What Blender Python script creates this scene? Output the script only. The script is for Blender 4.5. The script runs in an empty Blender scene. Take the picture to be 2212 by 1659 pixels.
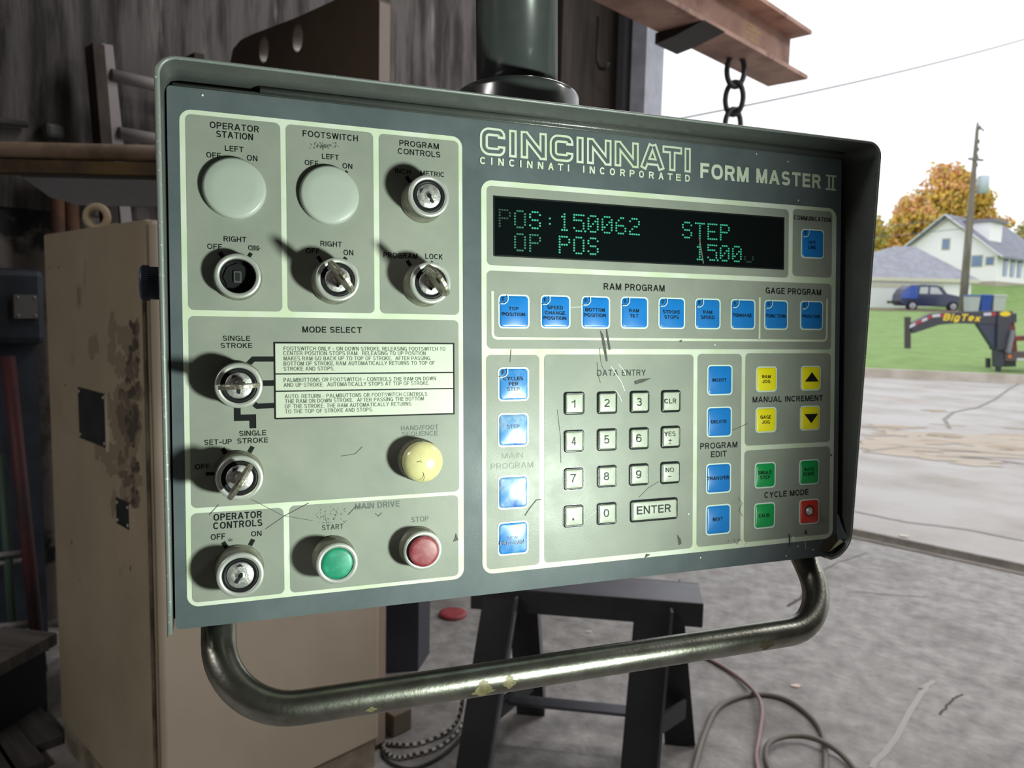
import bpy, bmesh, math, random, os
from mathutils import Matrix, Vector
random.seed(7)
SC = bpy.context.scene
COL = SC.collection
PI = math.pi

# ---------------------------------------------------------------- camera
F, WPX, HPX = 1660.0, 2212.0, 1659.0
CAM = Vector((0, 0, 1.6))
_down = Vector(((722 - WPX/2)/F, (17300 - HPX/2)/F, 1)).normalized()
_up = -_down
_fw = (Vector((0, 0, 1)) - _up*_up.z).normalized()
_rt = _fw.cross(_up)
M3 = Matrix((_rt, _fw, _up))                       # view axes (right, down, forward) -> world
cam = bpy.data.cameras.new('camera')
cam.sensor_width = 36; cam.lens = F/WPX*36
cam.clip_start = 0.02; cam.clip_end = 400
cam.dof.use_dof = True; cam.dof.focus_distance = 0.60; cam.dof.aperture_fstop = 12.0
camo = bpy.data.objects.new('camera', cam); COL.objects.link(camo)
m4 = Matrix((M3 @ Vector((1, 0, 0)), M3 @ Vector((0, -1, 0)), M3 @ Vector((0, 0, -1)))).transposed().to_4x4()
m4.translation = CAM
camo.matrix_world = m4
SC.camera = camo
SC.view_settings.view_transform = 'Standard'
SC.view_settings.look = 'None'
SC.view_settings.exposure = 0.0
SC.view_settings.gamma = 1.0

# ---------------------------------------------------------------- sky
wd = bpy.data.worlds.new('overcast'); SC.world = wd; wd.use_nodes = True
bg = wd.node_tree.nodes['Background']
bg.inputs[0].default_value = (0.95, 0.975, 1.0, 1); bg.inputs[1].default_value = 1.45

# control panel pose (calibrated): axes and origin seen from the camera
RP = Matrix(((0.93821, 0.002236, -0.346057), (-0.013485, 0.999456, -0.030103), (0.345802, 0.032909, 0.93773)))
TP = Vector((-0.0310843, -0.0251205, 0.6))
ax = M3 @ RP.col[0]; ay = -(M3 @ RP.col[1]); az = -(M3 @ RP.col[2])
PM = Matrix((ax, ay, az)).transposed().to_4x4()
PM.translation = M3 @ TP + CAM

def pp(px, py, h=0.0):
    """photo pixel -> point on the panel (metres, panel axes) at height h over its face"""
    d = Vector(((px - WPX/2)/F, (py - HPX/2)/F, 1)); n = RP.col[2]
    s = (n.dot(TP) - h)/n.dot(d); P = d*s - TP
    return Vector((P.dot(RP.col[0]), -P.dot(RP.col[1])))
def ray(px, py): return M3 @ Vector(((px - WPX/2)/F, (py - HPX/2)/F, 1))
def gp(px, py, z=0.0):
    d = ray(px, py); return CAM + d*((z - CAM.z)/d.z)
def at(px, py, Y):
    d = ray(px, py); return CAM + d*(Y/d.y)
# shop axes: u out through the door, v along the door wall
A = math.radians(43.5)
U = Vector((math.sin(A), math.cos(A), 0)); V = Vector((math.cos(A), -math.sin(A), 0)); Z = Vector((0, 0, 1))
def uv(u, v, z=0.0): return U*u + V*v + Z*z
UVM = Matrix((U, V, Z)).transposed().to_4x4()
def on_v(px, py, v):
    d = ray(px, py); return CAM + d*(v/d.dot(V))
def on_u(px, py, u):
    d = ray(px, py); return CAM + d*(u/d.dot(U))

# ---------------------------------------------------------------- lights: hand torch shone at the panel, added interior fills
tp = pp(1700, 1240)
tpos = PM @ Vector((tp.x, tp.y, 0.58)); taim = PM @ Vector((-0.23, 0.05, 0))
sp = bpy.data.lights.new('torch', 'SPOT'); sp.energy = 43; sp.color = (0.88, 1.0, 0.885)
sp.spot_size = math.radians(94); sp.spot_blend = 1.0; sp.shadow_soft_size = 0.04
spo = bpy.data.objects.new('torch', sp); COL.objects.link(spo)
spo.matrix_world = Matrix.Translation(tpos) @ (taim - tpos).to_track_quat('-Z', 'Y').to_matrix().to_4x4()

def fill_light(name, v, u, z, sx, sy, w):  # unseen area lights added to lift the dim interior
    l = bpy.data.lights.new(name, 'AREA'); l.shape = 'RECTANGLE'; l.size = sx; l.size_y = sy; l.energy = w; l.color = (1.0, .97, .95)
    o = bpy.data.objects.new(name, l); COL.objects.link(o); o.location = uv(u, v, z)
fill_light('room_fill', -1.6, 3.6, 5.2, 2.4, .5, 90)
fill_light('left_fill', -1.2, -2.6, 3.4, 1.2, .4, 70)  # added behind the camera to brighten the faces at the left
fill_light('room_fill', 2.4, 4.6, 5.2, 2.4, .5, 150)

# ---------------------------------------------------------------- materials
def lin(c):
    return tuple(((x/255)/12.92 if x/255 <= .04045 else ((x/255 + .055)/1.055)**2.4) for x in c) + (1.0,)
MATS = {}
def mat(name, col, rough=.5, metal=0.0, col2=None, scale=8.0, lo=.4, hi=.6, bump=0.0, bscale=40.0, detail=6.0,
        stretch=(1, 1, 1), emit=None, estr=1.0, spec=.5, col3=None, scale3=3.0, lo3=.55, hi3=.7, coat=0.0, rot=0.0, rvar=0.0):
    if name in MATS: return MATS[name]
    m = bpy.data.materials.new(name); m.use_nodes = True
    nt = m.node_tree; b = nt.nodes['Principled BSDF']; N = nt.nodes.new; L = nt.links.new
    b.inputs['Base Color'].default_value = lin(col); b.inputs['Roughness'].default_value = rough
    b.inputs['Metallic'].default_value = metal; b.inputs['Specular IOR Level'].default_value = spec
    if coat: b.inputs['Coat Weight'].default_value = coat; b.inputs['Coat Roughness'].default_value = .12
    if emit: b.inputs['Emission Color'].default_value = lin(emit); b.inputs['Emission Strength'].default_value = estr
    tc = mp = None
    if col2 or bump or col3 or rvar:
        tc = N('ShaderNodeTexCoord'); mp = N('ShaderNodeMapping')
        mp.inputs['Scale'].default_value = stretch; mp.inputs['Rotation'].default_value = (0, 0, rot)
        L(tc.outputs['Object'], mp.inputs['Vector'])
    def noise(sc, lo, hi, det=detail):
        n = N('ShaderNodeTexNoise'); n.inputs['Scale'].default_value = sc; n.inputs['Detail'].default_value = det
        n.inputs['Roughness'].default_value = .6
        L(mp.outputs[0], n.inputs['Vector'])
        r = N('ShaderNodeMapRange'); r.inputs['From Min'].default_value = lo; r.inputs['From Max'].default_value = hi
        L(n.outputs['Fac'], r.inputs['Value']); return r.outputs['Result']
    last = None
    def mix(fac, a, c):
        x = N('ShaderNodeMix'); x.data_type = 'RGBA'; L(fac, x.inputs[0])
        if isinstance(a, tuple): x.inputs[6].default_value = a
        else: L(a, x.inputs[6])
        x.inputs[7].default_value = c; return x.outputs[2]
    if col2: last = mix(noise(scale, lo, hi), lin(col), lin(col2))
    if col3: last = mix(noise(scale3, lo3, hi3), last if last is not None else lin(col), lin(col3))
    if last is not None: L(last, b.inputs['Base Color'])
    if rvar:
        o = noise(scale*1.7 + 3, .3, .7); r = N('ShaderNodeMapRange')
        r.inputs['To Min'].default_value = max(.02, rough - rvar); r.inputs['To Max'].default_value = rough + rvar
        L(o, r.inputs['Value']); L(r.outputs['Result'], b.inputs['Roughness'])
    if bump:
        n = N('ShaderNodeTexNoise'); n.inputs['Scale'].default_value = bscale; n.inputs['Detail'].default_value = 4
        L(mp.outputs[0], n.inputs['Vector']); k = N('ShaderNodeBump'); k.inputs['Strength'].default_value = bump
        k.inputs['Distance'].default_value = .01
        L(n.outputs['Fac'], k.inputs['Height']); L(k.outputs[0], b.inputs['Normal'])
    MATS[name] = m; return m

m_face = mat('overlay_slate', (91, 98, 101), .36, spec=.12, col2=(80, 88, 91), scale=14, bump=.03, bscale=900, rvar=.06)
m_pale = mat('overlay_pale', (198, 204, 191), .36, spec=.12, col2=(186, 198, 170), scale=25, rvar=.05)
m_field = mat('overlay_grey', (137, 141, 131), .34, spec=.12, col2=(129, 134, 125), scale=18, bump=.03, bscale=900, rvar=.06)
m_ink = mat('legend_ink', (18, 20, 21), .5, spec=.15)
m_worn = mat('worn_ink', (92, 98, 92), .4, spec=.12)
m_wornpale = mat('worn_pale_ink', (118, 124, 114), .4, spec=.12)
m_tear = mat('torn_overlay', (58, 56, 46), .6, col2=(38, 38, 34), scale=300)
m_hood = mat('housing_paint', (70, 73, 70), .3, col2=(64, 67, 65), scale=20, bump=.06, bscale=500, coat=.15)
m_edge = mat('bare_edge', (150, 156, 148), .35, metal=.6, col2=(84, 94, 88), scale=180, lo=.45, hi=.5)
m_dark = mat('dark_void', (6, 7, 8), .8)
m_blue = mat('key_blue', (24, 110, 182), .3, spec=.35, col2=(22, 105, 176), scale=60)
m_bluew = mat('key_blue_worn', (62, 122, 178), .26, spec=.4, col2=(150, 172, 178), scale=70, lo=.42, hi=.66, col3=(34, 90, 168), scale3=45, lo3=.5, hi3=.66)
m_blueh = mat('key_blue_halfworn', (46, 114, 178), .28, spec=.4, col2=(96, 146, 182), scale=70, lo=.5, hi=.66)
m_yel = mat('key_yellow', (226, 212, 20), .34)
m_grn = mat('key_green', (0, 140, 70), .34)
m_red = mat('key_red', (196, 44, 34), .36)
m_rim = mat('key_rim', (196, 212, 204), .35)
m_keycap = mat('numeric_key', (160, 166, 152), .36, spec=.3, bump=.04, bscale=120)
m_frame = mat('numeric_frame', (34, 38, 36), .22, metal=.4)
m_chrome = mat('satin_metal', (190, 192, 188), .28, metal=1.0, bump=.05, bscale=400)
m_core = mat('lock_metal', (196, 196, 192), .45, metal=.7, col2=(150, 150, 148), scale=160, bump=.1, bscale=500)
m_ring = mat('bezel_metal', (176, 178, 172), .34, metal=.45)
m_blk = mat('black_plastic', (22, 23, 24), .5, spec=.2)
m_collar = mat('collar_metal', (132, 132, 118), .45, metal=.3, col2=(112, 112, 98), scale=90)
m_keymet = mat('key_brass', (170, 167, 154), .38, metal=.75, col2=(128, 122, 104), scale=220, bump=.1, bscale=400)
m_plug = mat('plug_plastic', (158, 165, 156), .3, bump=.03, bscale=60)
m_capg = mat('green_cap', (22, 122, 92), .42, col2=(48, 140, 110), scale=120, lo=.45, hi=.6)
m_capr = mat('red_cap', (122, 42, 50), .45, col2=(136, 72, 76), scale=150, lo=.45, hi=.62)
m_lens = mat('cream_lens', (196, 190, 138), .22, coat=.4, col2=(184, 178, 126), scale=60)
m_glass = mat('display_glass', (8, 14, 15), .16, spec=.35)
m_dot = mat('lit_dot', (30, 120, 95), .5, emit=(58, 190, 148), estr=.46)
m_dotdim = mat('dim_dot', (12, 50, 40), .5, emit=(26, 76, 60), estr=.09)
m_dotoff = mat('fading_dot', (20, 90, 70), .5, emit=(36, 130, 100), estr=.28)
m_tube = mat('tube_paint', (60, 64, 63), .22, col2=(55, 59, 58), scale=30, coat=.25)
m_handle = mat('handle_steel', (158, 158, 148), .3, metal=1.0, col2=(136, 136, 126), scale=40, bump=.03, bscale=300)
m_patina = mat('handle_patch', (120, 112, 82), .5, metal=.2, col2=(96, 90, 64), scale=200)
m_knob = mat('navy_knob', (60, 68, 86), .45)
m_white = mat('card_white', (180, 186, 170), .36)

# ---------------------------------------------------------------- mesh builder
class MB:
    def __init__(s): s.v = []; s.f = []; s.mi = []; s.sm = []
    def add(s, vs, fs, mi=0, smooth=False, M=None):
        b = len(s.v)
        s.v += [tuple(M @ Vector(p)) if M is not None else tuple(p) for p in vs]
        for f in fs: s.f.append([b + i for i in f]); s.mi.append(mi); s.sm.append(smooth)
    def poly(s, pts, z=0.0, mi=0, M=None):
        s.add([(p[0], p[1], z) for p in pts], [list(range(len(pts)))], mi, False, M)
    def prism(s, pts, z0, z1, mi=0, M=None, smooth=False, mitop=None, cap0=True):
        n = len(pts)
        vs = [(p[0], p[1], z0) for p in pts] + [(p[0], p[1], z1) for p in pts]
        s.add(vs, [[i, (i+1) % n, n + (i+1) % n, n + i] for i in range(n)], mi, smooth, M)
        b = len(s.v) - 2*n
        s.f.append([b + n + i for i in range(n)]); s.mi.append(mi if mitop is None else mitop); s.sm.append(False)
        if cap0: s.f.append([b + i for i in range(n)][::-1]); s.mi.append(mi); s.sm.append(False)
    def box(s, x0, x1, y0, y1, z0, z1, mi=0, M=None):
        s.prism([(x0, y0), (x1, y0), (x1, y1), (x0, y1)], z0, z1, mi, M)
    def beam(s, p, q, w, h, mi=0, up=(0, 0, 1)):
        """box bar from p to q, w wide and h deep"""
        p = Vector(p); q = Vector(q); d = (q - p); l = d.length; d.normalize()
        x = d.cross(Vector(up))
        if x.length < 1e-4: x = d.cross(Vector((0, 1, 0)))
        x.normalize(); y = x.cross(d)
        M = Matrix((x, y, d)).transposed().to_4x4(); M.translation = p
        s.box(-w/2, w/2, -h/2, h/2, 0, l, mi, M)
    def lathe(s, prof, seg=40, mi=0, M=None, smooth=True, mis=None, cap=True):
        vs = []; fs = []; n = len(prof)
        for (r, z) in prof:
            for k in range(seg):
                a = 2*PI*k/seg; vs.append((r*math.cos(a), r*math.sin(a), z))
        base = len(s.v); s.v += [tuple(M @ Vector(p)) if M is not None else p for p in vs]
        for i in range(n - 1):
            for k in range(seg):
                k2 = (k+1) % seg
                s.f.append([base + i*seg + k, base + i*seg + k2, base + (i+1)*seg + k2, base + (i+1)*seg + k])
                s.mi.append(mis[i] if mis else mi); s.sm.append(smooth)
        if cap:
            for i, rev in ((n - 1, False), (0, True)):
                if prof[i][0] > 1e-6:
                    f = [base + i*seg + k for k in range(seg)]
                    s.f.append(f[::-1] if rev else f); s.mi.append(mis[min(i, n-2)] if mis else mi); s.sm.append(False)
    def tube(s, pts, r, seg=14, mi=0, closed=False, M=None, rs=None):
        pts = [Vector(p) for p in pts]; n = len(pts); base = len(s.v); vs = []
        up = None
        for i, p in enumerate(pts):
            if closed: t = pts[(i+1) % n] - pts[i-1]
            else: t = pts[min(i+1, n-1)] - pts[max(i-1, 0)]
            t.normalize()
            if up is None:
                up = Vector((0, 0, 1)) if abs(t.z) < .9 else Vector((1, 0, 0))
            x = t.cross(up).normalized(); y = x.cross(t); up = y
            rr = rs[i] if rs else r
            for k in range(seg):
                a = 2*PI*k/seg; q = p + (x*math.cos(a) + y*math.sin(a))*rr
                vs.append(tuple(M @ q) if M is not None else tuple(q))
        s.v += vs
        for i in range(n if closed else n - 1):
            j = (i+1) % n
            for k in range(seg):
                k2 = (k+1) % seg
                s.f.append([base + i*seg + k, base + i*seg + k2, base + j*seg + k2, base + j*seg + k]); s.mi.append(mi); s.sm.append(True)
        if not closed:
            for i, rev in ((0, False), (n-1, True)):
                f = [base + i*seg + k for k in range(seg)]
                s.f.append(f if rev else f[::-1]); s.mi.append(mi); s.sm.append(False)
    def stroke(s, pts, w, z=0.0, mi=0, M=None, dz=0.0):
        """flat mitred line"""
        pts = [Vector(p[:2]) for p in pts]; n = len(pts); L = []; R = []
        for i in range(n):
            a = (pts[i] - pts[i-1]).normalized() if i > 0 else None
            b = (pts[i+1] - pts[i]).normalized() if i < n-1 else None
            if a is None: a = b
            if b is None: b = a
            na = Vector((-a.y, a.x)); nb = Vector((-b.y, b.x)); m = (na + nb)
            m = m/max(m.length, 1e-6); k = 1/max(.35, m.dot(na))
            L.append(pts[i] + m*(w/2*k)); R.append(pts[i] - m*(w/2*k))
        for i in range(n-1): s.poly([R[i], R[i+1], L[i+1], L[i]], z + i*dz, mi, M)
    def build(s, name, mats, parent=None, bevel=0.0, seg=2, recalc=False):
        me = bpy.data.meshes.new(name); me.from_pydata(s.v, [], s.f)
        for m in (mats if isinstance(mats, (list, tuple)) else [mats]): me.materials.append(m)
        me.polygons.foreach_set('material_index', s.mi); me.polygons.foreach_set('use_smooth', s.sm); me.update()
        if recalc:
            b = bmesh.new(); b.from_mesh(me); bmesh.ops.recalc_face_normals(b, faces=b.faces); b.to_mesh(me); b.free()
        o = bpy.data.objects.new(name, me); COL.objects.link(o)
        if parent: o.parent = parent
        if bevel:
            bv = o.modifiers.new('bevel', 'BEVEL'); bv.width = bevel; bv.segments = seg; bv.limit_method = 'ANGLE'; bv.angle_limit = math.radians(40)
        return o

def rrect(cx, cy, w, h, r, n=6):
    pts = []
    for (sx, sy, a0) in ((1, 1, 0), (-1, 1, 90), (-1, -1, 180), (1, -1, 270)):
        for k in range(n + 1):
            a = math.radians(a0 + 90*k/n)
            pts.append((cx + sx*(w/2 - r) + r*math.cos(a), cy + sy*(h/2 - r) + r*math.sin(a)))
    return pts
def disc(cx, cy, r, n=24): return [(cx + r*math.cos(2*PI*k/n), cy + r*math.sin(2*PI*k/n)) for k in range(n)]
def arc(cx, cy, r, a0, a1, n=8):
    return [(cx + r*math.cos(math.radians(a0 + (a1-a0)*k/n)), cy + r*math.sin(math.radians(a0 + (a1-a0)*k/n))) for k in range(n+1)]

def tag(o, label=None, cat=None, group=None, kind=None):
    if label: o['label'] = label
    if cat: o['category'] = cat
    if group: o['group'] = group
    if kind: o['kind'] = kind
    return o
def empty(name, loc=(0, 0, 0), label=None, cat=None, group=None, M=None):
    o = bpy.data.objects.new(name, None); COL.objects.link(o); o.empty_display_size = .05
    o.matrix_world = M if M is not None else Matrix.Translation(Vector(loc))
    return tag(o, label, cat, group)

# ---------------------------------------------------------------- lettering: a drawn sans serif, strokes of even weight
def sup(cx, cy, rx, ry, a0, a1, n=18, e=2.35):
    out = []
    for k in range(n + 1):
        a = math.radians(a0 + (a1 - a0)*k/n); c, q = math.cos(a), math.sin(a)
        out.append((cx + rx*math.copysign(abs(c)**(2/e), c), cy + ry*math.copysign(abs(q)**(2/e), q)))
    return out
def bowl(x, y1, y0, xr=1.0, n=10): return sup(x, (y0 + y1)/2, xr - x, (y1 - y0)/2, 90, -90, n)
GL = {
 'A': (.70, [('d', 0, 0, .5, 1), ('d', 1, 0, .5, 1), ('b', [(.2, .3), (.8, .3)])]),
 'B': (.58, [('p', [(0, 0), (0, 1)] + bowl(.5, 1, .53, .93) + [(0, .53)]), ('p', [(0, .53)] + bowl(.52, .53, 0) + [(0, 0)])]),
 'C': (.64, [('c', sup(.5, .5, .5, .5, 38, 322))]), 'D': (.60, [('p', [(0, 0), (0, 1)] + bowl(.4, 1, 0) + [(0, 0)])]),
 'E': (.50, [('p', [(1, 1), (0, 1), (0, 0), (1, 0)]), ('p', [(0, .52), (.92, .52)])]), 'F': (.48, [('p', [(1, 1), (0, 1), (0, 0)]), ('p', [(0, .5), (.85, .5)])]),
 'G': (.66, [('c', sup(.5, .5, .5, .5, 38, 318)), ('p', [(.58, .46), (1, .46), (1, .0)])]), 'H': (.58, [('p', [(0, 0), (0, 1)]), ('p', [(1, 0), (1, 1)]), ('p', [(0, .52), (1, .52)])]),
 'I': (.0, [('p', [(.5, 0), (.5, 1)])]), 'J': (.42, [('c', [(1, 1.07), (1, .5)] + sup(.5, .3, .5, .3, 0, -180))]),
 'K': (.60, [('p', [(0, 0), (0, 1)]), ('d', .05, .36, .95, 1), ('d', .98, 0, .32, .58)]), 'L': (.46, [('p', [(0, 1), (0, 0), (1, 0)])]),
 'M': (.72, [('p', [(0, 0), (0, 1)]), ('p', [(1, 0), (1, 1)]), ('d', .5, 0, .04, 1), ('d', .5, 0, .96, 1)]), 'N': (.58, [('p', [(0, 0), (0, 1)]), ('p', [(1, 0), (1, 1)]), ('d', .97, 0, .03, 1)]),
 'O': (.68, [('o', sup(.5, .5, .5, .5, 0, 360, 28))]), 'P': (.54, [('p', [(0, 0), (0, 1)] + bowl(.5, 1, .46) + [(0, .46)])]),
 'Q': (.68, [('o', sup(.5, .5, .5, .5, 0, 360, 28)), ('d', 1, 0, .6, .3)]), 'R': (.58, [('p', [(0, 0), (0, 1)] + bowl(.5, 1, .48, .96) + [(0, .48)]), ('d', .98, 0, .62, .46)]),
 'S': (.56, [('c', sup(.5, .75, .46, .25, 22, 270)[:-1] + sup(.5, .25, .5, .25, 90, -158))]), 'T': (.56, [('p', [(0, 1), (1, 1)]), ('p', [(.5, 0), (.5, 1)])]),
 'U': (.58, [('c', [(0, 1.07), (0, .5)] + sup(.5, .32, .5, .32, 180, 360) + [(1, .5), (1, 1.07)])]), 'V': (.62, [('d', .5, 0, 0, 1), ('d', .5, 0, 1, 1)]),
 'W': (.92, [('d', .25, 0, 0, 1), ('d', .25, 0, .5, 1), ('d', .75, 0, .5, 1), ('d', .75, 0, 1, 1)]), 'X': (.60, [('d', 0, 0, 1, 1), ('d', 1, 0, 0, 1)]),
 'Y': (.62, [('p', [(.5, 0), (.5, .42)]), ('d', .5, .4, 0, 1), ('d', .5, .4, 1, 1)]), 'Z': (.54, [('p', [(0, 1), (1, 1)]), ('p', [(0, 0), (1, 0)]), ('d', .02, 0, .98, 1)]),
 '0': (.44, [('o', sup(.5, .5, .5, .5, 0, 360, 26))]), '1': (.20, [('p', [(1, 0), (1, 1)]), ('c', [(1, .95), (.6, .8), (-.3, .76)])]),
 '2': (.46, [('c', sup(.5, .71, .5, .29, 165, -25, 14) + [(.55, .36), (.1, .12), (0, 0)]), ('p', [(0, 0), (1, 0)])]),
 '3': (.46, [('c', sup(.5, .755, .44, .245, 160, -90)[:-1] + sup(.5, .255, .5, .255, 90, -160))]), '4': (.50, [('p', [(.74, 0), (.74, 1)]), ('p', [(0, .27), (1, .27)]), ('d', .0, .27, .72, 1)]),
 '5': (.46, [('c', [(.95, 1), (.16, 1), (.06, .5)] + sup(.48, .31, .52, .31, 135, -155, 16))]), '6': (.46, [('o', sup(.5, .31, .5, .31, 0, 360, 22)), ('c', [(0, .34)] + sup(.5, .55, .5, .45, 170, 30, 10))]),
 '7': (.46, [('p', [(0, 1), (1, 1)]), ('c', [(1, 1), (.6, .6), (.36, .2), (.3, -.07)])]), '8': (.46, [('o', sup(.5, .765, .42, .235, 0, 360, 20)), ('o', sup(.5, .265, .5, .265, 0, 360, 20))]),
 '9': (.46, [('o', sup(.5, .69, .5, .31, 0, 360, 22)), ('c', [(1, .66)] + sup(.5, .45, .5, .45, -10, -150, 10))]),
 '-': (.26, [('p', [(0, .38), (1, .38)])]), '.': (.0, [('p', [(.5, -.01), (.5, .01)])]), ',': (.0, [('p', [(.5, .01), (.5, -.08)])]), '/': (.30, [('d', 0, 0, 1, 1)]), '+': (.5, [('p', [(0, .4), (1, .4)]), ('p', [(.5, .1), (.5, .7)])]),
 'i': (.0, [('p', [(.5, 0), (.5, .66)]), ('p', [(.5, .97), (.5, 1.0)])]), 'g': (.46, [('o', sup(.5, .34, .5, .34, 0, 360, 20)), ('c', [(1, .74), (1, 0)] + sup(.5, -.05, .5, .22, 0, -165, 10))]),
 'e': (.46, [('c', [(.06, .36), (1, .36)] + sup(.5, .35, .5, .35, 5, 315, 20))]), 'x': (.46, [('d', 0, 0, 1, .68), ('d', 1, 0, 0, .68)])}
def text(mb, s, xl, yb, width, cap, z=0.0, mi=0, bold=.016, M=None, shear=0.0, gap=.16):
    """lettering on the plane z: left end, base line, overall width, height of its capitals"""
    t = cap*max(.06, .158 + (bold - .016)*3); hc = cap - t
    tot = 0.0; n = 0
    for ch in s:
        if ch == ' ': tot += .46
        else: tot += GL[ch][0] + gap; n += 1
    tot -= gap; k = max(cap*.08, (width - n*t)/max(1e-6, tot)) if tot > 1e-6 else 1
    x = xl; sub = MB()
    def sq(pts):
        P = [Vector(p) for p in pts]; d = (P[0] - P[1]).normalized(); P[0] = P[0] + d*t/2; d = (P[-1] - P[-2]).normalized(); P[-1] = P[-1] + d*t/2; return P
    for ch in s:
        if ch == ' ': x += .46*k; continue
        w, prim = GL[ch]; w *= k
        f = lambda p: (x + t/2 + p[0]*w, yb + t/2 + p[1]*hc)
        for ip, p in enumerate(prim):
            st = 5e-5 if cap > .1 else 4e-7; zi = ip*24*st
            if p[0] == 'd':
                (ax0, ay0), (ax1, ay1) = f((p[1], p[2])), f((p[3], p[4]))
                h = t*math.hypot(ax1 - ax0, ay1 - ay0)/abs(ay1 - ay0)/2
                if p[2] == 0: ay0 -= t/2
                if p[4] == 1: ay1 += t/2
                h = min(h, t*.9); sub.poly([(ax0 - h, ay0), (ax0 + h, ay0), (ax1 + h, ay1), (ax1 - h, ay1)], zi)
            elif p[0] == 'o':
                q = [f(a) for a in p[1]]; q[-1] = q[0]; q = [q[-2]] + q + [q[1]]; q = q[1:-1]
                m = MB(); c0 = [Vector(a) for a in q[:-1]]; N_ = len(c0)
                L_ = []; R_ = []
                for i in range(N_):
                    d = (c0[(i+1) % N_] - c0[i-1]).normalized(); nn = Vector((-d.y, d.x)); L_.append(c0[i] + nn*t/2); R_.append(c0[i] - nn*t/2)
                for i in range(N_): sub.poly([R_[i], R_[(i+1) % N_], L_[(i+1) % N_], L_[i]], zi + i*st*.5)
            elif p[0] == 'p':
                q = [f(a) for a in p[1]]
                if len(q) > 1 and (Vector(q[0]) - Vector(q[1])).length > 1e-9: q = sq(q)
                sub.stroke(q, t, zi, dz=st)
            else: sub.stroke([f(a) for a in p[1]], t, zi, dz=st)
        x += w + t + gap*k
    mb.add([(v[0] + shear*(v[1] - yb), v[1], z + v[2]) for v in sub.v], sub.f, mi, False, M)

# crops the measurements were read in: name -> (x origin, y origin, pixels per crop pixel)
CR = dict(A=(320, 100, .22604), B=(620, 100, .22604), C=(380, 440, .28933), D=(340, 900, .30741), E=(1000, 240, .25316),
          G=(1450, 240, .25316), H=(1030, 560, .22604), J=(1450, 560, .22604), K=(1030, 880, .22604), L=(1450, 880, .22604))
def cp(c, x, y, h=0.0):
    o = CR[c]; return pp(o[0] + x*o[2], o[1] + y*o[2], h)
def ptext(mb, c, s, x0, y0, x1, y1, cap, z, mi=0, bold=.016, dx=0.0, dy=0.0):
    a = cp(c, x0, y0, z); b = cp(c, x1, y1, z); t0 = cp(c, (x0+x1)/2, (y0+y1)/2, z); t1 = cp(c, (x0+x1)/2, (y0+y1)/2 - cap, z)
    text(mb, s, a.x + dx, (a.y + b.y)/2 + dy, b.x - a.x, (t1 - t0).length, z, mi, bold)

# ================================================================ CONTROL PANEL
panel = empty('control_panel', M=PM, label='grey green machine control panel with keypad and key switches hanging from a tube', cat='control panel')
XL, XR, YT, YB = -.2155, .3625, .1802, -.1925
# --- housing: deep hood on top, shallow at the bottom edge
mb = MB()
def hood_path(x0, x1, y0, y1, rt, rb):
    return ([(x0, y0)] + arc(x0 + rt, y1 - rt, rt, 180, 90, 8) + arc(x1 - rt, y1 - rt, rt, 90, 0, 8) + arc(x1 - rb, y0 + rb, rb, 0, -90, 8))
def dens(p, step=.02):
    out = []
    for i in range(len(p) - 1):
        a = Vector(p[i]); b = Vector(p[i+1]); k = max(1, int((b - a).length/step))
        out += [a + (b - a)*(j/k) for j in range(k)]
    return out + [Vector(p[-1])]
outer = hood_path(-.2203, .3725, -.1945, .1872, .013, .024)
inner = hood_path(-.2169, .3702, -.1925, .1849, .011, .022)
no = []
for (po, pi) in zip(outer, inner): no.append((Vector(po), Vector(pi)))
seq = []
for i in range(len(no) - 1):
    k = max(1, int((no[i+1][0] - no[i][0]).length/.02))
    seq += [(no[i][0].lerp(no[i+1][0], j/k), no[i][1].lerp(no[i+1][1], j/k)) for j in range(k)]
seq.append(no[-1])
def hz(y): return .008 + .030*max(0, min(1, (y + .19)/.37))
vs = []; fs = []; mi = []
for (o, i) in seq:
    z = hz(o.y); d = (i - o)
    vs += [(o.x, o.y, -.078), (o.x, o.y, z - .0008), (o.x + d.x*.3, o.y + d.y*.3, z), (o.x + d.x*.7, o.y + d.y*.7, z), (i.x, i.y, z - .0008), (i.x, i.y, -.012)]
for k in range(len(seq) - 1):
    for q in range(5):
        a = k*6 + q; fs.append([a, a+6, a+7, a+1]); mi.append(1 if q in (1, 2, 3) else 0)
mb.v = vs; mb.f = fs; mb.mi = mi; mb.sm = [True]*len(fs)
n = len(seq)
mb.f += [[0, 1, 2, 3, 4, 5], [(n-1)*6 + q for q in range(5, -1, -1)]]; mb.mi += [1, 1]; mb.sm += [False, False]
# box behind the faceplate
mb.box(XL - .0035, XR + .008, YB + .004, YT + .005, -.0785, -.0125, 0)
m_hoodedge = mat('hood_edge', (112, 118, 114), .4, metal=.1, col2=(178, 180, 174), scale=420, lo=.62, hi=.68)
housing = mb.build('housing', [m_hood, m_hoodedge], panel)
# bead along the inside of the hood top
mb = MB(); mb.tube([(XL + .06, YT + .0025, .004), (XR - .004, YT + .0025, .0045)], .0028, 10)
mb.tube([(XL + .004, YT + .0005, .0015), (XR - .003, YT + .0005, .0015)], .0012, 8)
mb.build('hood_bead', m_hood, panel)
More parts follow.
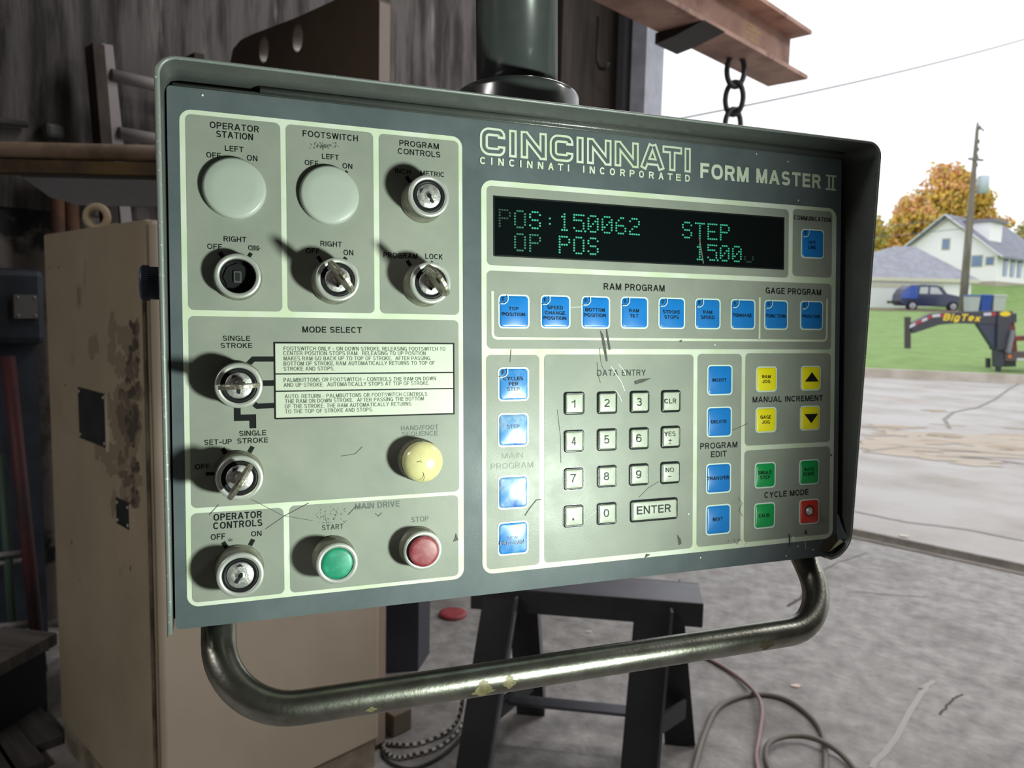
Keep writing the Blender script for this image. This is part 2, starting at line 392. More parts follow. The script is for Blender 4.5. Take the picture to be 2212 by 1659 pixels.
# --- faceplate with its printed overlay
z1, z2, z3, z4 = .00015, .0003, .00045, .0006
mb = MB()
mb.prism(rrect((XL+XR)/2, (YT+YB)/2, XR - XL, YT - YB, .003, 4), -.011, 0, 0)
def rect_px(l, r, t, b):
    x0 = pp(*l).x; x1 = pp(*r).x; y1 = pp(*t).y; y0 = pp(*b).y
    return (x0, x1, y0, y1)
def rr(q, r, z, mi): mb.poly(rrect((q[0]+q[1])/2, (q[2]+q[3])/2, q[1]-q[0], q[3]-q[2], r, 7), z, mi)
LB = rect_px((396, 795), (1000.2, 785), (696, 265.7), (700, 1281.2))
RB = rect_px((1040.7, 825), (1803, 790), (1425, 419.5), (1422, 1201.5))
rr(LB, .008, z1, 1); rr(RB, .009, z1, 1)
fields = dict(
 F1=((402.5, 400), (606.8, 400), (500.8, 256), (507, 671.5)), F2=((618.6, 400), (806.8, 400), (710, 277.4), (712.7, 675)),
 F3=((819, 420), (990.7, 420), (902.6, 297), (906.6, 678.7)), F4=((409.8, 880), (991, 880), (698, 687.4), (699.7, 1079.8)),
 F5=((413.8, 1200), (613.6, 1200), (513.7, 1102.9), (515, 1292)), F6=((625.9, 1180), (990, 1180), (801, 1081.4), (801, 1262.7)),
 G1=((1051.5, 500), (1703, 520), (1378, 427), (1369, 586)), G2=((1712, 520), (1796.5, 520), (1753.8, 454.4), (1753.8, 598.2)),
 G3=((1051.5, 670), (1795, 680), (1421, 599), (1421, 754)), G4=((1050.8, 1000), (1165, 1000), (1109, 766.8), (1109, 1224.7)),
 G5=((1175.3, 1000), (1496.5, 1000), (1335, 765.7), (1335, 1199.9)), G6=((1505.5, 970), (1600.4, 970), (1554, 764.6), (1551.7, 1177)),
 G7=((1609.3, 860), (1793, 860), (1698.6, 763.4), (1698.6, 958.7)), G8=((1607.2, 1065), (1791, 1065), (1698.6, 968.8), (1698.6, 1162)))
for k, q in fields.items(): rr(rect_px(*q), .0038, z2, 2)
# bracket lines round the key row
a = pp(1063.7, 629); b = pp(1063.7, 733.7); c = pp(1786, 733.7); d = pp(1786, 646); e = pp(1640.6, 642.5); f = pp(1640.6, 733)
yb = (b.y + c.y)/2; rc = .0035
mb.stroke([(a.x, a.y), (a.x, yb + rc), (a.x + rc*.3, yb + rc*.3), (a.x + rc, yb), (d.x - rc, yb), (d.x - rc*.3, yb + rc*.3), (d.x, yb + rc), (d.x, d.y)], .0021, z3, 1)
mb.stroke([(e.x, e.y), (e.x, yb)], .0019, z3, 1)
# torn and scuffed places in the overlay
def cpoly(c, pts, z=z4, mi=3): mb.poly([cp(c, *p, z) for p in pts][::-1], z, mi)
cpoly('H', [(1178, 675), (1205, 715), (1228, 800), (1252, 970), (1236, 978), (1205, 830)])
cpoly('H', [(1230, 590), (1250, 690), (1280, 862), (1262, 868), (1240, 740)])
cpoly('H', [(1505, 1165), (1580, 1143), (1665, 1138), (1600, 1172), (1512, 1198)])
cpoly('H', [(1930, 782), (1965, 768), (1950, 795)])
cpoly('K', [(1915, 1215), (1945, 1250), (1957, 1300), (1932, 1318)])
cpoly('D', [(2098, 818), (2115, 866), (2078, 880), (2090, 855)])
cpoly('L', [(1122, 1205), (1135, 1220), (1140, 1332), (1128, 1330)])
cpoly('L', [(1288, 1162), (1302, 1212), (1268, 1210)])
cpoly('L', [(1522, 445), (1535, 450), (1530, 470), (1520, 460)])
cpoly('L', [(1160, 1232), (1185, 1240), (1178, 1268), (1150, 1262)], mi=4)
cpoly('K', [(1620, 1400), (1660, 1405), (1640, 1420), (1605, 1440)])
for c, pts, w in (('K', [(460, 1035), (505, 965), (570, 885), (612, 880)], .0008), ('D', [(760, 790), (890, 700), (1065, 607)], .0003),
                  ('D', [(365, 690), (430, 620)], .0003), ('D', [(660, 580), (880, 695), (1085, 730)], .0003), ('D', [(1290, 278), (1390, 262), (1440, 212)], .0003),
                  ('D', [(1340, 690), (1395, 632), (1490, 640)], .0004), ('D', [(1532, 680), (1552, 700), (1578, 675)], .0004),
                  ('H', [(328, 860), (318, 985)], .0004), ('H', [(1150, 985), (1160, 1100), (1182, 1180)], .0004), ('H', [(1172, 850), (1190, 1000), (1215, 1060)], .0003),
                  ('K', [(770, 20), (800, 280), (805, 530)], .0003), ('K', [(1550, 860), (1640, 770), (1740, 710)], .0003),
                  ('L', [(360, 298), (470, 270)], .0003), ('L', [(470, 260), (620, 205), (730, 155)], .0003), ('L', [(640, 860), (680, 920), (650, 980), (680, 1040)], .0003)):
    mb.stroke([cp(c, *p, z4) for p in pts], w, z4, 3)
for c, pts, w in (('H', [(1280, 1020), (1380, 1170), (1415, 1260)], .0006), ('H', [(1355, 1003), (1410, 1070), (1425, 1110)], .0005), ('H', [(830, 468), (890, 458), (1000, 455)], .0004),
                  ('L', [(1275, 1215), (1285, 1350)], .0004), ('H', [(1325, 1250), (1365, 1310), (1385, 1360)], .0005), ('K', [(1000, 1100), (1130, 1000), (1240, 985)], .0002)):
    mb.stroke([cp(c, *p, z4) for p in pts], w, z4, 4)
# worn smudges
r2 = random.Random(3)
def smudge(c, x, y, w, h, nn, mi, s=.0006):
    for k in range(nn):
        p = cp(c, x + r2.gauss(0, w), y + r2.gauss(0, h), z4); a = r2.random()*PI; l = s*(.5 + r2.random())
        mb.stroke([(p.x - l*math.cos(a), p.y - l*math.sin(a)), (p.x + l*math.cos(a), p.y + l*math.sin(a))], l*.5, z4, mi)
smudge('B', 345, 955, 60, 14, 70, 5); smudge('D', 1220, 700, 70, 30, 60, 5, .0005); smudge('L', 680, 1290, 60, 25, 30, 3, .0005)
smudge('L', 1600, 1180, 40, 150, 14, 3, .0004); smudge('C', 585, 332, 16, 10, 40, 5); smudge('D', 515, 868, 12, 5, 14, 3, .0004)
for (c, x, y) in (('G', 727, 365), ('G', 995, 430), ('G', 1085, 762), ('J', 418, 820), ('L', 1212, 1328), ('L', 1355, 1360), ('L', 1100, 1420), ('L', 280, 1437), ('A', 520, 467), ('K', 2025, 1020)):
    p = cp(c, x, y, z4); mb.poly(disc(p.x, p.y, .0008, 8), z4, 4)
faceplate = mb.build('faceplate', [m_face, m_pale, m_field, m_tear, m_rim, m_worn], panel)
# peeled corner at lower right: adhesive-stained metal, curled overlay
mb = MB(); mt = mat('adhesive_stain', (74, 66, 54), .5, col2=(60, 56, 48), scale=120)
CRN = (1560, 1100, .18083)
def q7(x, y, h=0): return pp(CRN[0] + x*CRN[2], CRN[1] + y*CRN[2], h)
st = [q7(*p, z4) for p in ((1245, 352), (1325, 322), (1405, 300), (1425, 335), (1450, 372), (1400, 400), (1300, 478), (1270, 515), (1180, 510), (1200, 430))]
mb.poly([(p.x, p.y) for p in st][::-1], z4, 0)
lo = [q7(1415, 352, .002), q7(1450, 388, .006), q7(1340, 465, .005), q7(1300, 480, .001)]
mb.add([(lo[0].x, lo[0].y, .001), (lo[1].x, lo[1].y, .006), (lo[2].x, lo[2].y, .005), (lo[3].x, lo[3].y, .001)], [[0, 1, 2, 3]], 1)
lo = [q7(1330, 460, .001), q7(1385, 440, .005), (q7(1290, 500, .004)), q7(1265, 508, .001)]
mb.add([(p.x, p.y, h) for p, h in zip(lo, (.001, .005, .004, .001))], [[0, 1, 2, 3]], 1)
tg = [q7(1400, 60), q7(1412, 150), q7(1418, 250), q7(1445, 350)]
vs = [(XR - .001, p.y, .0002) for p in tg] + [(XR + .0005 + d, p.y, .0002 + d*.8) for p, d in zip(tg, (.0005, .002, .0045, .009))]
mb.add(vs, [[0, 4, 5, 1], [1, 5, 6, 2], [2, 6, 7, 3]], 2)
tag(mb.build('peeled_corner', [mt, mat('torn_paper', (150, 148, 122), .5), m_face], panel), 'overlay corner peeled and stained brown')

# printed legends, one mesh per printed field
def legend(rows, name='legend', m=m_ink, parent=None, z=z3):
    mb = MB()
    for r in rows:
        kw = r[7] if len(r) > 7 else {}
        ptext(mb, *r[:7], z, 0, **kw)
    return mb.build(name, m, parent or faceplate)
def ticks(mb, rows):
    for (c, p, q, w) in rows:
        a = cp(c, *p, z3); b = cp(c, *q, z3); ww = (cp(c, p[0] + w, p[1], z3) - a).length
        mb.stroke([a, b], ww*.85, z3, 0)
def legend_mb(rows, tk=(), name='legend', m=m_ink):
    for r in rows:
        mb = MB(); ptext(mb, *r[:7], z3, 0, **(r[7] if len(r) > 7 else {})); mb.build(name, m, faceplate)
    for t in tk:
        mb = MB(); ticks(mb, [t]); mb.build('position_mark', m, faceplate)
legend_mb([('A', 'OPERATOR', 590, 785, 1060, 820, 62), ('A', 'STATION', 652, 868, 1003, 898, 62), ('A', 'LEFT', 735, 1002, 912, 1012, 53), ('A', 'OFF', 557, 1065, 697, 1070, 53), ('A', 'ON', 945, 1093, 1045, 1098, 53),
           ('C', 'RIGHT', 357, 282, 527, 288, 40), ('C', 'OFF', 235, 340, 345, 340, 40), ('C', 'ON', 540, 348, 618, 350, 38)],
          [('C', (328, 362), (356, 405), 35), ('C', (562, 368), (545, 395), 33)])
legend_mb([('A', 'FOOTSWITCH', 1478, 862, 2005, 908, 58), ('A', 'LEFT', 1662, 1076, 1823, 1087, 50), ('A', 'OFF', 1497, 1137, 1628, 1142, 50), ('A', 'ON', 1858, 1168, 1952, 1172, 50),
           ('C', 'RIGHT', 1080, 318, 1240, 324, 40), ('C', 'OFF', 972, 373, 1073, 373, 40), ('C', 'ON', 1252, 384, 1325, 386, 40)],
          [('C', (1058, 393), (1086, 434), 33), ('C', (1270, 402), (1253, 425), 33), ('B', (575, 1192), (550, 1225), 34)])
legend_mb([('B', 'PROGRAM', 1075, 950, 1452, 985, 55), ('B', 'CONTROLS', 1060, 1030, 1465, 1062, 55), ('B', 'INCH', 1033, 1213, 1180, 1222, 48), ('B', 'METRIC', 1275, 1235, 1505, 1250, 47),
           ('C', 'PROGRAM', 1550, 403, 1803, 410, 40), ('C', 'LOCK', 1862, 413, 1993, 417, 40)],
          [('B', (1140, 1243), (1180, 1302), 42), ('C', (1726, 424), (1751, 464), 32), ('C', (1920, 433), (1905, 455), 32)])
legend_mb([('C', 'MODE SELECT', 945, 963, 1388, 965, 45, dict(bold=.022)), ('C', 'SINGLE', 350, 1023, 555, 1025, 38), ('C', 'STROKE', 335, 1078, 570, 1078, 38),
           ('D', 'SINGLE', 575, 136, 765, 131, 36), ('D', 'STROKE', 562, 188, 778, 183, 36), ('D', 'SET-UP', 330, 200, 523, 192, 36), ('D', 'OFF', 265, 370, 370, 367, 36)],
          [('D', (458, 222), (480, 260), 37), ('D', (670, 210), (646, 252), 37), ('D', (340, 403), (410, 402), 30)])
legend_mb([('D', 'HAND/FOOT', 1713, 98, 1975, 90, 33, dict(bold=.008)), ('D', 'SEQUENCE', 1720, 140, 1970, 133, 33, dict(bold=.008))], name='worn_legend', m=m_worn)
legend_mb([('D', 'MAIN DRIVE', 1390, 655, 1703, 630, 42), ('D', 'STOP', 1785, 742, 1905, 735, 36, dict(bold=.01))], name='worn_legend', m=m_worn)
legend_mb([('D', 'START', 1157, 798, 1308, 788, 36)], m=mat('grey_ink', (60, 66, 62), .4, spec=.12))
legend_mb([('D', 'OPERATOR', 395, 730, 735, 712, 48, dict(bold=.022)), ('D', 'CONTROLS', 393, 790, 738, 770, 48, dict(bold=.022)), ('D', 'OFF', 376, 867, 478, 860, 40), ('D', 'ON', 660, 843, 732, 838, 37)],
          [('D', (462, 882), (486, 920), 37), ('D', (674, 862), (650, 906), 37)])
legend_mb([('H', 'RAM PROGRAM', 1213, 295, 1795, 305, 63, dict(bold=.022)), ('J', 'GAGE PROGRAM', 902, 330, 1432, 342, 58, dict(bold=.022))])
legend_mb([('G', 'COMMUNICATION', 1048, 930, 1362, 945, 38, dict(bold=.022))])
legend_mb([('H', 'DATA ENTRY', 1150, 1115, 1615, 1112, 58, dict(bold=.014))], m=mat('rubbed_ink', (52, 57, 54), .4, spec=.12))
legend_mb([('J', 'MANUAL INCREMENT', 778, 1370, 1447, 1353, 55, dict(bold=.022))])
legend_mb([('L', 'PROGRAM', 277, 400, 632, 383, 57, dict(bold=.022)), ('L', 'EDIT', 380, 478, 530, 470, 57, dict(bold=.022))])
legend_mb([('L', 'CYCLE MODE', 890, 865, 1310, 837, 55, dict(bold=.022))])
legend_mb([('K', 'MAIN', 240, 490, 440, 478, 50, dict(bold=.004)), ('K', 'PROGRAM', 135, 588, 540, 580, 55, dict(bold=.004))], name='worn_legend', m=m_wornpale)
# makers lettering: outlined block capitals
mb = MB()
def logo_letter(ch, xl, xr, yt, yb):
    c0 = cp('E', xl, (yt+yb)/2, z2); c1 = cp('E', xr, (yt+yb)/2, z2); t = cp('E', (xl+xr)/2, yt, z2); b = cp('E', (xl+xr)/2, yb, z2)
    x0, x1, y0, y1 = c0.x, c1.x, b.y, t.y; w = (y1 - y0)*.30; h = w/2; il = w*.42
    X0, X1, Y0, Y1 = x0 + h, x1 - h, y0 + h, y1 - h; r = (y1-y0)*.2
    if ch == 'I': S = [[((x0+x1)/2, y0), ((x0+x1)/2, y1)]]
    elif ch == 'N': S = [[(X0, y0), (X0, y1)], [(X0 + h*.05, y1 - h*.7), (X1 - h*.05, y0 + h*.7)], [(X1, y0), (X1, y1)]]
    elif ch == 'C':
        g = (y1-y0)*.13
        S = [[(X1, (y0+y1)/2 + g)] + arc(X1 - r*.6, Y1 - r*.6, r*.6, 0, 90, 4) + arc(X0 + r, Y1 - r, r, 90, 180, 6) + arc(X0 + r, Y0 + r, r, 180, 270, 6) + arc(X1 - r*.6, Y0 + r*.6, r*.6, 270, 360, 4) + [(X1, (y0+y1)/2 - g)]]
    elif ch == 'A':
        xm = (x0+x1)/2
        S = [[(x0 + h*1.0, y0), (xm - h*.15, y1 - h*.05)], [(x1 - h*1.0, y0), (xm + h*.15, y1 - h*.05)], [(x0 + (x1-x0)*.30, y0 + (y1-y0)*.30), (x1 - (x1-x0)*.30, y0 + (y1-y0)*.30)]]
    elif ch == 'T': S = [[(x0, Y1), (x1, Y1)], [((x0+x1)/2, y0), ((x0+x1)/2, y1 - w)]]
    for n_, s in enumerate(S): mb.stroke(s, w, z2 + (len(mb.f) + n_)*4e-7, 0)
    for s in S:
        s2 = [Vector(p) for p in s]
        e = (w - il)/2
        d = (s2[1]-s2[0]).normalized(); 
        if not (ch == 'N' and s is S[1]) and not (ch == 'A' and s is S[2]): s2[0] = s2[0] + d*e
        d = (s2[-2]-s2[-1]).normalized()
        if ch == 'T' and s is S[1]: s2[-1] = s2[-1] - d*(w*.5)
        elif not (ch == 'N' and s is S[1]) and not (ch == 'A' and s is S[2]): s2[-1] = s2[-1] + d*e
        mb.stroke(s2, il, z3 + len(mb.f)*4e-7, 1)
for ch, xl, xr in (('C', 145, 362), ('I', 390, 462), ('N', 492, 716), ('C', 740, 942), ('I', 966, 1032), ('N', 1058, 1268), ('N', 1293, 1500), ('A', 1508, 1725), ('T', 1702, 1870), ('I', 1886, 1948)):
    xm = (xl+xr)/2; logo_letter(ch, xl, xr, 132 + .1025*(xm - 145), 372 + .0853*(xm - 145))
mb.build('logo_lettering', [m_pale, m_face], faceplate)
mb = MB()
s = 'CINCINNATI INCORPORATED'
xs = [170, 245, 325, 418, 493, 570, 662, 750, 832, 900, 0, 1030, 1103, 1190, 1275, 1362, 1443, 1523, 1608, 1690, 1767, 1838, 1916]
for ch, x in zip(s, xs):
    if ch == ' ': continue
    k = (x - 170)/1746; yb_ = 452 + 150*k; cap = 62 - 3*k; w = {'I': 11}.get(ch, 50 - 8*k)
    ptext(mb, 'E', ch, x - w/2, yb_, x + w/2, yb_, cap, z3, 0, bold=.034)
mb.build('maker_lettering', m_pale, faceplate)
mb = MB()
ptext(mb, 'G', 'FORM', 247, 572, 660, 606, 128, z3, 0, bold=.034); ptext(mb, 'G', 'MASTER', 725, 611, 1276, 660, 120, z3, 0, bold=.034)
p0 = cp('G', 1317, 672, z3); p1 = cp('G', 1407, 672, z3); p2 = cp('G', 1362, 545, z3); w_ = p1.x - p0.x; h_ = p2.y - p0.y
for y in (p0.y + h_*.06, p0.y + h_*.94): mb.stroke([(p0.x, y), (p1.x, y)], h_*.12, z3, 0)
for x in (.31, .69): mb.stroke([(p0.x + w_*x, p0.y + h_*.1), (p0.x + w_*x, p0.y + h_*.9)], w_*.2, z3, 0)
mb.build('model_lettering', m_pale, faceplate)
# instruction placard and its lead lines
mb = MB()
ol = [cp('C', *p, z2) for p in ((735, 1040), (2077, 1043), (2072, 1563), (742, 1610))]
x0 = (ol[0].x + ol[3].x)/2; x1 = (ol[1].x + ol[2].x)/2; y1 = (ol[0].y + ol[1].y)/2; y0 = (ol[2].y + ol[3].y)/2
mb.poly([(x0, y0), (x1, y0), (x1, y1), (x0, y1)], z3, 0)
mb.stroke([(x0, y0), (x1, y0), (x1, y1), (x0, y1), (x0, y0)], .0011, z4, 1)
for (ya, yb2) in ((1275, 1257), (1403, 1378)):
    y = (cp('C', 745, ya, z4).y + cp('C', 2072, yb2, z4).y)/2; mb.stroke([(x0, y), (x1, y)], .0009, z4, 1)
placard = mb.build('instruction_placard', [m_white, m_ink], panel)
mb = MB()
for r in (('FOOTSWITCH ONLY - ON DOWN STROKE, RELEASING FOOTSWITCH TO', 805, 1097, 2012, 1097), ('CENTER POSITION STOPS RAM.  RELEASING TO UP POSITION', 803, 1133, 1865, 1130),
          ('MAKES RAM GO BACK UP TO TOP OF STROKE.  AFTER PASSING', 805, 1172, 1897, 1166), ('BOTTOM OF STROKE, RAM AUTOMATICALLY RETURNS TO TOP OF', 805, 1210, 1932, 1202),
          ('STROKE AND STOPS.', 805, 1248, 1183, 1245), ('PALMBUTTONS OR FOOTSWITCH - CONTROLS THE RAM ON DOWN', 805, 1333, 1942, 1318), ('AND UP STROKE.  AUTOMATICALLY STOPS AT TOP OF STROKE.', 805, 1370, 1890, 1352),
          ('AUTO. RETURN - PALMBUTTONS OR FOOTSWITCH CONTROLS', 813, 1455, 1877, 1433), ('THE RAM ON DOWN STROKE.  AFTER PASSING THE BOTTOM', 815, 1492, 1852, 1468),
          ('OF THE STROKE, THE RAM AUTOMATICALLY RETURNS', 813, 1531, 1757, 1506), ('TO THE TOP OF STROKE AND STOPS.', 815, 1568, 1470, 1550)):
    ptext(mb, 'C', *r, 29, z4, 0, bold=.004)
mb.build('instruction_lettering', mat('placard_ink', (80, 87, 76), .5, spec=.12), placard)
mb = MB()
for pts, w in (([(535, 1205), (578, 1160), (740, 1160)], 27), ([(625, 1341), (740, 1339)], 30), ([(585, 1495), (607, 1512), (745, 1506)], 28)):
    q = [cp('C', *p, z3) for p in pts]; mb.stroke(q, w*.000135, z3, 0)
q = [cp('C', 458, 1520, z3), cp('C', 458, 1597, z3), cp('D', 672, 8, z3), cp('D', 670, 82, z3)]
ym = (q[1].y + q[2].y)/2; xr = (q[2].x + q[3].x)/2
mb.stroke([(q[0].x, q[0].y), (q[0].x, ym), (xr, ym), (xr, q[3].y)], .0045, z3, 0)
mb.build('lead_lines', m_ink, faceplate)

# --- display
mb = MB()
a = pp(1066.5, 427); b = pp(1692.5, 469); c = pp(1066.5, 555); d = pp(1692, 579)
dx0, dx1, dy1, dy0 = a.x, b.x, (a.y + b.y)/2, (c.y + d.y)/2
mb.poly([(dx0, dy0), (dx1, dy0), (dx1, dy1), (dx0, dy1)], z3, 1)
mb.stroke([(dx0, dy0), (dx1, dy0), (dx1, dy1), (dx0, dy1), (dx0, dy0)], .0012, z4, 0)
sc_ = [cp('G', 240, 1075, z4), cp('G', 255, 1180, z4), cp('G', 275, 1300, z4)]
mb.stroke(sc_, .0011, z4, 2)
display = mb.build('display_window', [m_blk, m_glass, mat('scratch', (96, 96, 84), .5)], panel)
DOT = {'P': ['11110', '10001', '10001', '11110', '10000', '10000', '10000'], 'O': ['01110', '10001', '10001', '10001', '10001', '10001', '01110'],
       'S': ['01110', '10001', '10000', '01110', '00001', '10001', '01110'], ':': ['00000', '00000', '00100', '00000', '00100', '00000', '00000'],
       '1': ['00100', '01100', '00100', '00100', '00100', '00100', '01110'], '5': ['11111', '10000', '11110', '00001', '00001', '10001', '01110'],
       '0': ['01110', '10001', '10011', '10101', '11001', '10001', '01110'], '6': ['00110', '01000', '10000', '11110', '10001', '10001', '01110'],
       '2': ['01110', '10001', '00001', '00110', '01000', '10000', '11111'], 'T': ['11111', '00100', '00100', '00100', '00100', '00100', '00100'],
       'E': ['11111', '10000', '10000', '11110', '10000', '10000', '11111'], 'Q': ['00000', '00000', '00000', '00000', '10001', '10001', '01110']}
o1 = cp('E', 487, 927, z4); o2 = cp('G', 457, 1032, z4); r1 = cp('E', 485, 1122, z4); r2_ = cp('G', 560, 1217, z4)
pit = (o2.x - o1.x)/15; yA = (o1.y + o2.y)/2; yB = (r1.y + r2_.y)/2
dp = pit*.165; dq = (cp('E', 487, 858, z4).y - cp('E', 487, 997, z4).y)/6
def readout(rows, name, m):
    for ch, i, y, pt in rows:
        mb = MB(); xc = o1.x + pit*(i - 1)
        for ry, row in enumerate(DOT[ch]):
            for rx, v in enumerate(row):
                if v == '1':
                    x = xc + (rx - 2)*dp; yy = y + (3 - ry)*dq
                    mb.poly(rrect(x, yy, dp*.8, dq*.66, dp*.25, 2), z4, 0)
        if pt:
            x = xc + 2.7*dp; mb.poly(rrect(x, y - 3*dq, dp*.9, dq*.7, dp*.25, 2), z4, 0)
        mb.build(name, m, display)
readout([('S', 2, yA, 0), (':', 3, yA, 0), ('1', 4, yA, 0), ('5', 5, yA, 1), ('0', 6, yA, 0), ('0', 7, yA, 0), ('6', 8, yA, 0), ('2', 9, yA, 0), ('S', 13, yA, 0), ('T', 14, yA, 0), ('E', 15, yA, 0), ('P', 16, yA, 0),
         ('P', 4, yB, 0), ('O', 5, yB, 0), ('S', 6, yB, 0), ('1', 14, yB, 0), ('5', 15, yB, 1), ('0', 16, yB, 0), ('0', 17, yB, 0)], 'lit_character', m_dot)
readout([('O', 1, yA, 0), ('O', 1, yB, 0), ('P', 2, yB, 0)], 'fading_character', m_dotoff)
readout([('P', 0, yA, 0), ('Q', 18, yB, 0)], 'dim_character', m_dotdim)

# --- membrane keys
KH = .0011
def keypad_key(x, y, w, h, m, rows, tab=False, ink=m_ink, name='membrane_key', icon=None):
    c = pp(x, y); mb = MB(); hw, hh = w/2, h/2; n = 10
    mb.prism(rrect(0, 0, w, h, .0036, 5), z2, KH*.6, 0)
    q = dens(rrect(0, 0, w - .0024, h - .0024, .0028, 5) + [((w - .0024)/2, (h - .0024)/2 - .0028)], .0016)[:-1]
    # domed top
    rings = [(1, KH*.6 + .00005), (.975, KH - .0001)] + [(t_, None) for t_ in (.95, .86, .74, .6, .46, .32, .16)]
    dm = lambda x_, y_: KH + .0009*(1 - (2*x_/(w - .0024))**2)*(1 - (2*y_/(h - .0024))**2)
    base = len(mb.v)
    for s_, zz in rings: mb.v += [(p[0]*s_, p[1]*s_, zz if zz is not None else dm(p[0]*s_, p[1]*s_)) for p in q]
    k = len(q)
    for i in range(len(rings) - 1):
        for j in range(k):
            mb.f.append([base + i*k + j, base + i*k + (j+1) % k, base + (i+1)*k + (j+1) % k, base + (i+1)*k + j]); mb.mi.append(1); mb.sm.append(True)
    mb.v.append((0, 0, KH + .0009)); tip = len(mb.v) - 1; b0 = base + (len(rings)-1)*k
    for j in range(k): mb.f.append([b0 + j, b0 + (j+1) % k, tip]); mb.mi.append(1); mb.sm.append(True)
    zt = KH + .0011
    if tab:
        s_ = .0062; x0, y1 = -w/2 + .0012, h/2 - .0012
        mb.stroke([(x0, y1 - s_ - .0003), (x0 + s_*.55, y1 - s_ - .0003), (x0 + s_*.85, y1 - s_*.85), (x0 + s_ + .0003, y1 - s_*.55), (x0 + s_ + .0003, y1)], .0007, zt, 0)
    o = mb.build(name, [m_rim, m], panel); o.location = (c.x, c.y, 0)
    lb = MB()
    for r in rows: ptext(lb, *r[:7], zt, 0, bold=r[7] if len(r) > 7 else .018, dx=-c.x, dy=-c.y)
    if tab: text(lb, 'F', x0 + .0019, y1 - .0049, .0021, .0033, zt, 0, .012)
    if icon: lb.poly(icon, zt, 0)
    if lb.v: lb.build('legend', ink, o)
    return o
B_ = .0264
hi = mat('faint_ink', (62, 86, 124), .4, spec=.12)
keypad_key(1109.7, 673, B_, B_*1.02, m_blue, [('H', 'TOP', 308, 488, 400, 490, 33), ('H', 'POSITION', 247, 543, 463, 545, 34)], True)
keypad_key(1199.5, 673.8, B_, B_*1.02, m_blue, [('H', 'SPEED', 678, 478, 825, 480, 33), ('H', 'CHANGE', 657, 528, 845, 532, 33), ('H', 'POSITION', 645, 578, 857, 582, 33)], True)
keypad_key(1286.3, 674.9, B_, B_*1.02, m_blue, [('H', 'BOTTOM', 1043, 500, 1225, 503, 33), ('H', 'POSITION', 1032, 552, 1235, 553, 33)], True)
keypad_key(1369.9, 675.8, B_, B_*1.02, m_blue, [('H', 'RAM', 1460, 507, 1550, 509, 33), ('H', 'TILT', 1468, 558, 1543, 558, 33)], True)
keypad_key(1450.4, 676.9, B_, B_*1.02, m_blue, [('H', 'STROKE', 1782, 520, 1943, 522, 33), ('H', 'STOPS', 1797, 568, 1930, 570, 33)], True)
keypad_key(1528.2, 678.1, B_, B_*1.02, m_blue, [('J', 'RAM', 308, 522, 392, 523, 32), ('J', 'SPEED', 286, 571, 413, 572, 32)], True)
keypad_key(1604.2, 679.1, B_, B_*1.02, m_blue, [('J', 'TONNAGE', 592, 552, 772, 553, 32)], True)
keypad_key(1675.7, 680.3, B_, B_*1.02, m_blue, [('J', 'FUNCTION', 912, 557, 1092, 560, 32)], True)
keypad_key(1752.4, 681.5, B_, B_*1.02, m_blue, [('J', 'POSITION', 1258, 562, 1420, 563, 32)], True)
keypad_key(1754.4, 527, B_, B_*1.02, m_blue, [('G', 'OFF', 1175, 1135, 1233, 1137, 28), ('G', 'LINE', 1172, 1175, 1235, 1177, 28)], True)
keypad_key(1108.8, 829.8, B_, B_*1.02, m_blueh, [('H', 'CYCLES', 258, 1157, 443, 1160, 35), ('H', 'PER', 307, 1208, 397, 1210, 35), ('H', 'STEP', 293, 1258, 410, 1257, 33, -.004)], True)
keypad_key(1108.2, 928.6, B_, B_*1.02, m_bluew, [('K', 'STEP', 290, 200, 410, 200, 34)], ink=hi)
keypad_key(1108, 1062.9, B_, B_*1.02, m_bluew, [], False)
keypad_key(1107.8, 1162, B_, B_*1.02, m_blueh, [('K', 'PROGRAM', 222, 1318, 457, 1308, 38), ('K', 'NEW', 300, 1262, 393, 1260, 30, .004)], ink=mat('half_ink', (30, 62, 110), .4))
keypad_key(1554.3, 820.9, B_, B_*1.02, m_blue, [('J', 'INSERT', 398, 1172, 528, 1170, 32)])
keypad_key(1553, 911.2, B_, B_*1.02, m_blue, [('L', 'DELETE', 385, 155, 530, 150, 32)])
keypad_key(1551.4, 1032.8, B_, B_*1.02, m_blue, [('L', 'TRANSFER', 350, 697, 555, 688, 33)])
keypad_key(1550.6, 1122, B_, B_*1.02, m_blue, [('L', 'NEXT', 400, 1088, 493, 1082, 33)])
S_ = .0232
keypad_key(1654.9, 819, S_, S_, m_yel, [('J', 'RAM', 872, 1138, 950, 1138, 31), ('J', 'JOG', 873, 1185, 946, 1183, 31)])
keypad_key(1750.6, 816.8, S_, S_, m_yel, [], icon=[(-.0078, -.0032), (.0078, -.0032), (0, .0055)])
keypad_key(1653.7, 906.9, S_, S_, m_yel, [('L', 'GAGE', 855, 110, 955, 107, 31), ('L', 'JOG', 868, 157, 942, 155, 31)])
keypad_key(1749, 902.8, S_, S_, m_yel, [], icon=[(-.0078, .0038), (0, -.0048), (.0078, .0038)])
keypad_key(1652, 1026.2, S_, S_*1.02, m_grn, [('L', 'SINGLE', 833, 642, 960, 637, 33), ('L', 'STEP', 852, 688, 945, 683, 33)])
keypad_key(1747.2, 1019.5, S_, S_*1.02, m_grn, [('L', 'AUTO', 1270, 610, 1363, 605, 31), ('L', 'START', 1262, 655, 1365, 648, 31)])
keypad_key(1650.7, 1113.3, S_, S_*1.02, m_grn, [('L', 'CALIB.', 838, 1055, 947, 1045, 33)])
ko = keypad_key(1747.2, 1104.9, S_, S_*1.02, m_red, [])
